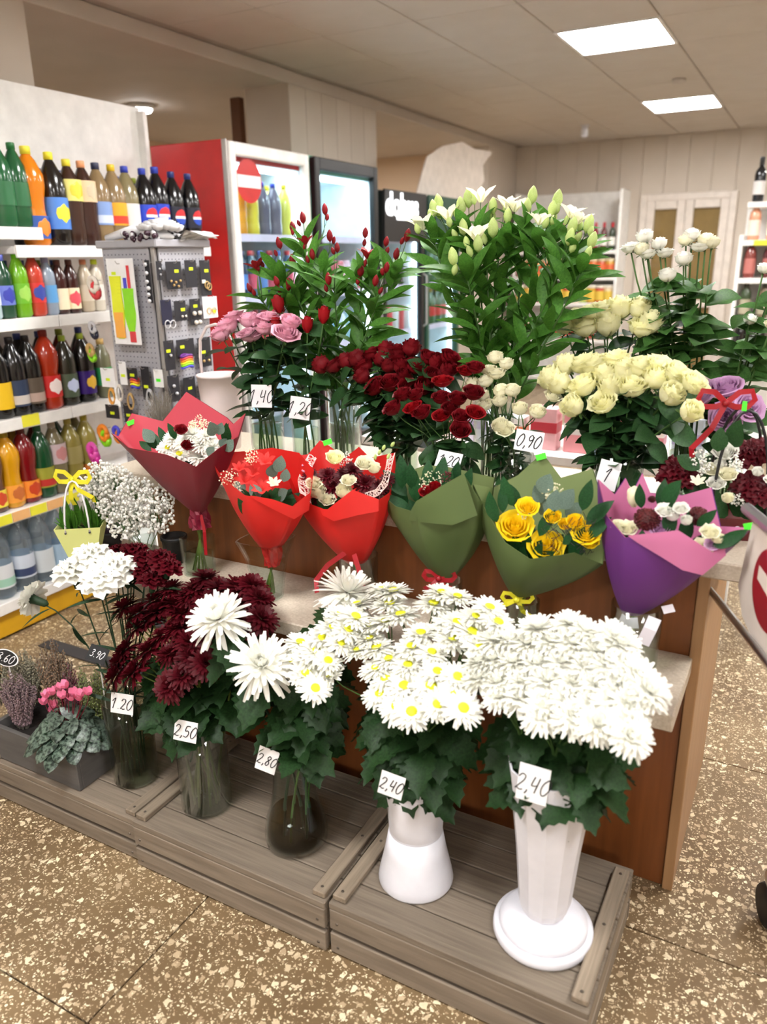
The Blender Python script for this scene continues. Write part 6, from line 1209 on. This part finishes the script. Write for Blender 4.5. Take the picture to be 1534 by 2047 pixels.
def heather(px, py, Y, w_, h_, n, m, label, m2=None):
    b0 = V((aty(px, py, Y).x, Y, zA+hz-.03)); b0.x = max(b0.x, px0-.12); root = thing('heather', label, 'plant', b0); bl = MB(); st = MB()
    for k in range(n):
        a = rnd(0, 6.3); r = math.sqrt(rnd(0, 1)); e = b0+V((w_*r*math.cos(a), w_*.7*r*math.sin(a), h_*(1-.35*r)*rnd(.75, 1.1))); s0 = b0+V((w_*.3*r*math.cos(a), w_*.2*r*math.sin(a), 0)); mid = s0.lerp(e, .5)+V((0, 0, .012)); st.tube([s0, mid, e], [.0014, .0012, .0007], 4, False)
        for q in range(26):
            t_ = .15+.85*q/26; p = s0.lerp(mid, t_*2) if t_ < .5 else mid.lerp(e, t_*2-1); aa = q*2.4; rr = .0055*(1.1-t_*.75); bl.octa(p+V((rr*math.cos(aa), rr*math.sin(aa), 0)), .0040*(1.25-t_*.6), 1.5)
    tag(st.build('sprigs', 'dry', root), kind='stuff'); tag(bl.build('flower_bells', m, root), kind='stuff')
heather(-20, 1440, py0+.10, .08, .25, 85, 'h_grey', 'pale grey green heather at the end of the planter under the oval tag')
heather(45, 1450, py0+.06, .07, .19, 90, 'h_mauve', 'dusty mauve heather in the planter beside the cyclamen')
heather(60, 1400, py0+.15, .075, .22, 75, 'h_grey', 'upright grey heather in the middle of the planter')
heather(125, 1420, py0+.155, .065, .29, 80, 'h_brown', 'tall brownish heather behind the pink cyclamen')
heather(155, 1420, py0+.15, .05, .21, 55, 'h_wine', 'wine red heather tucked behind the pink cyclamen')
heather(190, 1430, py0+.16, .055, .23, 65, 'h_green', 'yellowish green heather beside the carnation vase')
# cyclamen
m = mat('l_cyc', '#13241a', .4, '#66786a', 5, transl=.06, rand=.25, contrast=.22)
rows = []
for j in range(7):
    v = j/6; hw = .5*math.sin(pi*min(1, .18+.82*v))**.75; rows.append([V((u*hw, v-.25*(1-v)**2*abs(u), -.12*v*v+.1*abs(u)*hw-.08*u*u)) for u in (-1, -.5, 0, .5, 1)])
FM['leaf_cyc'] = MB().grid(rows).mesh('leaf', 'l_cyc', True)
FM['cyc'] = lily(.9, 1.0, 5, .34, .5).mesh('bloom', 'p_cyc', True)
cb = V((aty(140, 1480, py0+.06).x, py0+.06, zA+hz-.03)); root = thing('cyclamen', 'pink cyclamen with silver-marked leaves spilling over the planter edge', 'plant', cb)
for k in range(46):
    a = k*2.4; r = .025+.09*math.sqrt(k/46); top = cb+V((r*math.cos(a), r*.9*math.sin(a), .15-.12*(r/.115)**1.3)); MB().tube([cb, cb.lerp(top, .5)+V((0, 0, .02)), top], .0016, 4, False).build('leaf_stalk', 'stem_dark', root); place('leaf', FM['leaf_cyc'], root, leafm(top-V((math.cos(a), math.sin(a), 0))*.015, V((math.cos(a), math.sin(a), -.25-.4*rnd(0, 1))), V((0, -.3, 1)), .046*rnd(.8, 1.15)))
for x, y in ((95, 1395), (108, 1388), (120, 1380), (135, 1374), (150, 1388), (165, 1392), (178, 1388), (105, 1415), (145, 1400), (108, 1425), (90, 1408), (160, 1400), (128, 1395)):
    h = aty(x, y, cb.y+rnd(-.02, .03)); stemtube(root, bez(cb, cb+V((0, 0, .06)), h-V((0, 0, .04)), h, 5), .0016, 'tissue', 'flower_stalk'); place('bloom', FM['cyc'], root, aim(V((rnd(-.3, .3), rnd(-.5, 0), 1)), rnd(0, 6), h, .027))
# ---------------------------------------------------------------- price tags
tagcard('white tag reading 1.20 on the dark carnation vase', '1.20', 244, 1407, vA.y-.078, .062, .058, 6, -6, 22, sc=.52, lw=.0024)
tagcard('white tag reading 2,50 on the clear cylinder vase', '2,50', 371, 1462, vB.y-.082, .06, .056, 8, -8, 20, sc=.55, lw=.0024)
tagcard('white tag reading 2,80 on the flared glass vase', '2,80', 534, 1520, vC.y-.066, .052, .062, 14, -8, 14, sc=.42, lw=.0024)
tagcard('white tag reading 2,40 hanging beside the waisted white vase', '2,40', 783, 1570, vD.y-.12, .054, .054, 10, -8, 10, sc=.5, lw=.0024)
tagcard('white tag reading 2,40 on the faceted white vase', '2,40', 1066, 1568, vE.y-.092, .060, .078, 4, -6, 6, sc=.45, lw=.0023)
tagcard('white tag reading 1,40 on the pink rose vase', '1,40', 523, 792, cP.y-.068, .064, .072, 2, 0, 28, sc=.55, lw=.0026)
tagcard('white tag reading 1,20 on the rosebud vase', '1,20', 600, 816, cT.y-.07, .064, .07, 8, 0, 24, sc=.55, lw=.0026)
tagcard('white tag reading 1,20 among the spray rose leaves', '1,20', 897, 921, cS.y-.07, .066, .05, 8, -35, 10, sc=.55, lw=.0026)
tagcard('white tag reading 0,90 on the small spray rose vase', '0,90', 1058, 882, cW.y-.07, .07, .052, 6, -10, 8, sc=.6, lw=.0026)
tagcard('white tag with a slanted 1 in front of the cream rose vase', '1', 1216, 950, cC.y-.09, .05, .07, 10, -6, 4, sc=.5, lw=.0024)
mat('slate', '#1a1a1c', .7)
t = tagcard('black oval slate tag reading 3.60 on a stick in the heather', '3.60', 12, 1315, py0+.08, .075, .052, 22, -10, 30, 'slate', 'paper_white', .0022, .5, 'oval', 'slate_tag'); p = W[t].translation
MB().tube([p+V((0, .004, -.01)), V((p.x, p.y+.01, zA+hz-.02))], .0018, 5).build('stick', 'paper_white', t)
t = tagcard('black square slate tag reading 3.90 leaning by the carnation stems', '3.90', 195, 1308, py0+.13, .055, .045, 24, -30, 35, 'slate', 'paper_white', .0018, .45, None, 'slate_tag'); p = W[t].translation
MB().tube([p+V((0, .004, -.01)), V((p.x-.01, p.y+.01, zA+hz-.02))], .0018, 5).build('stick', 'paper_white', t)
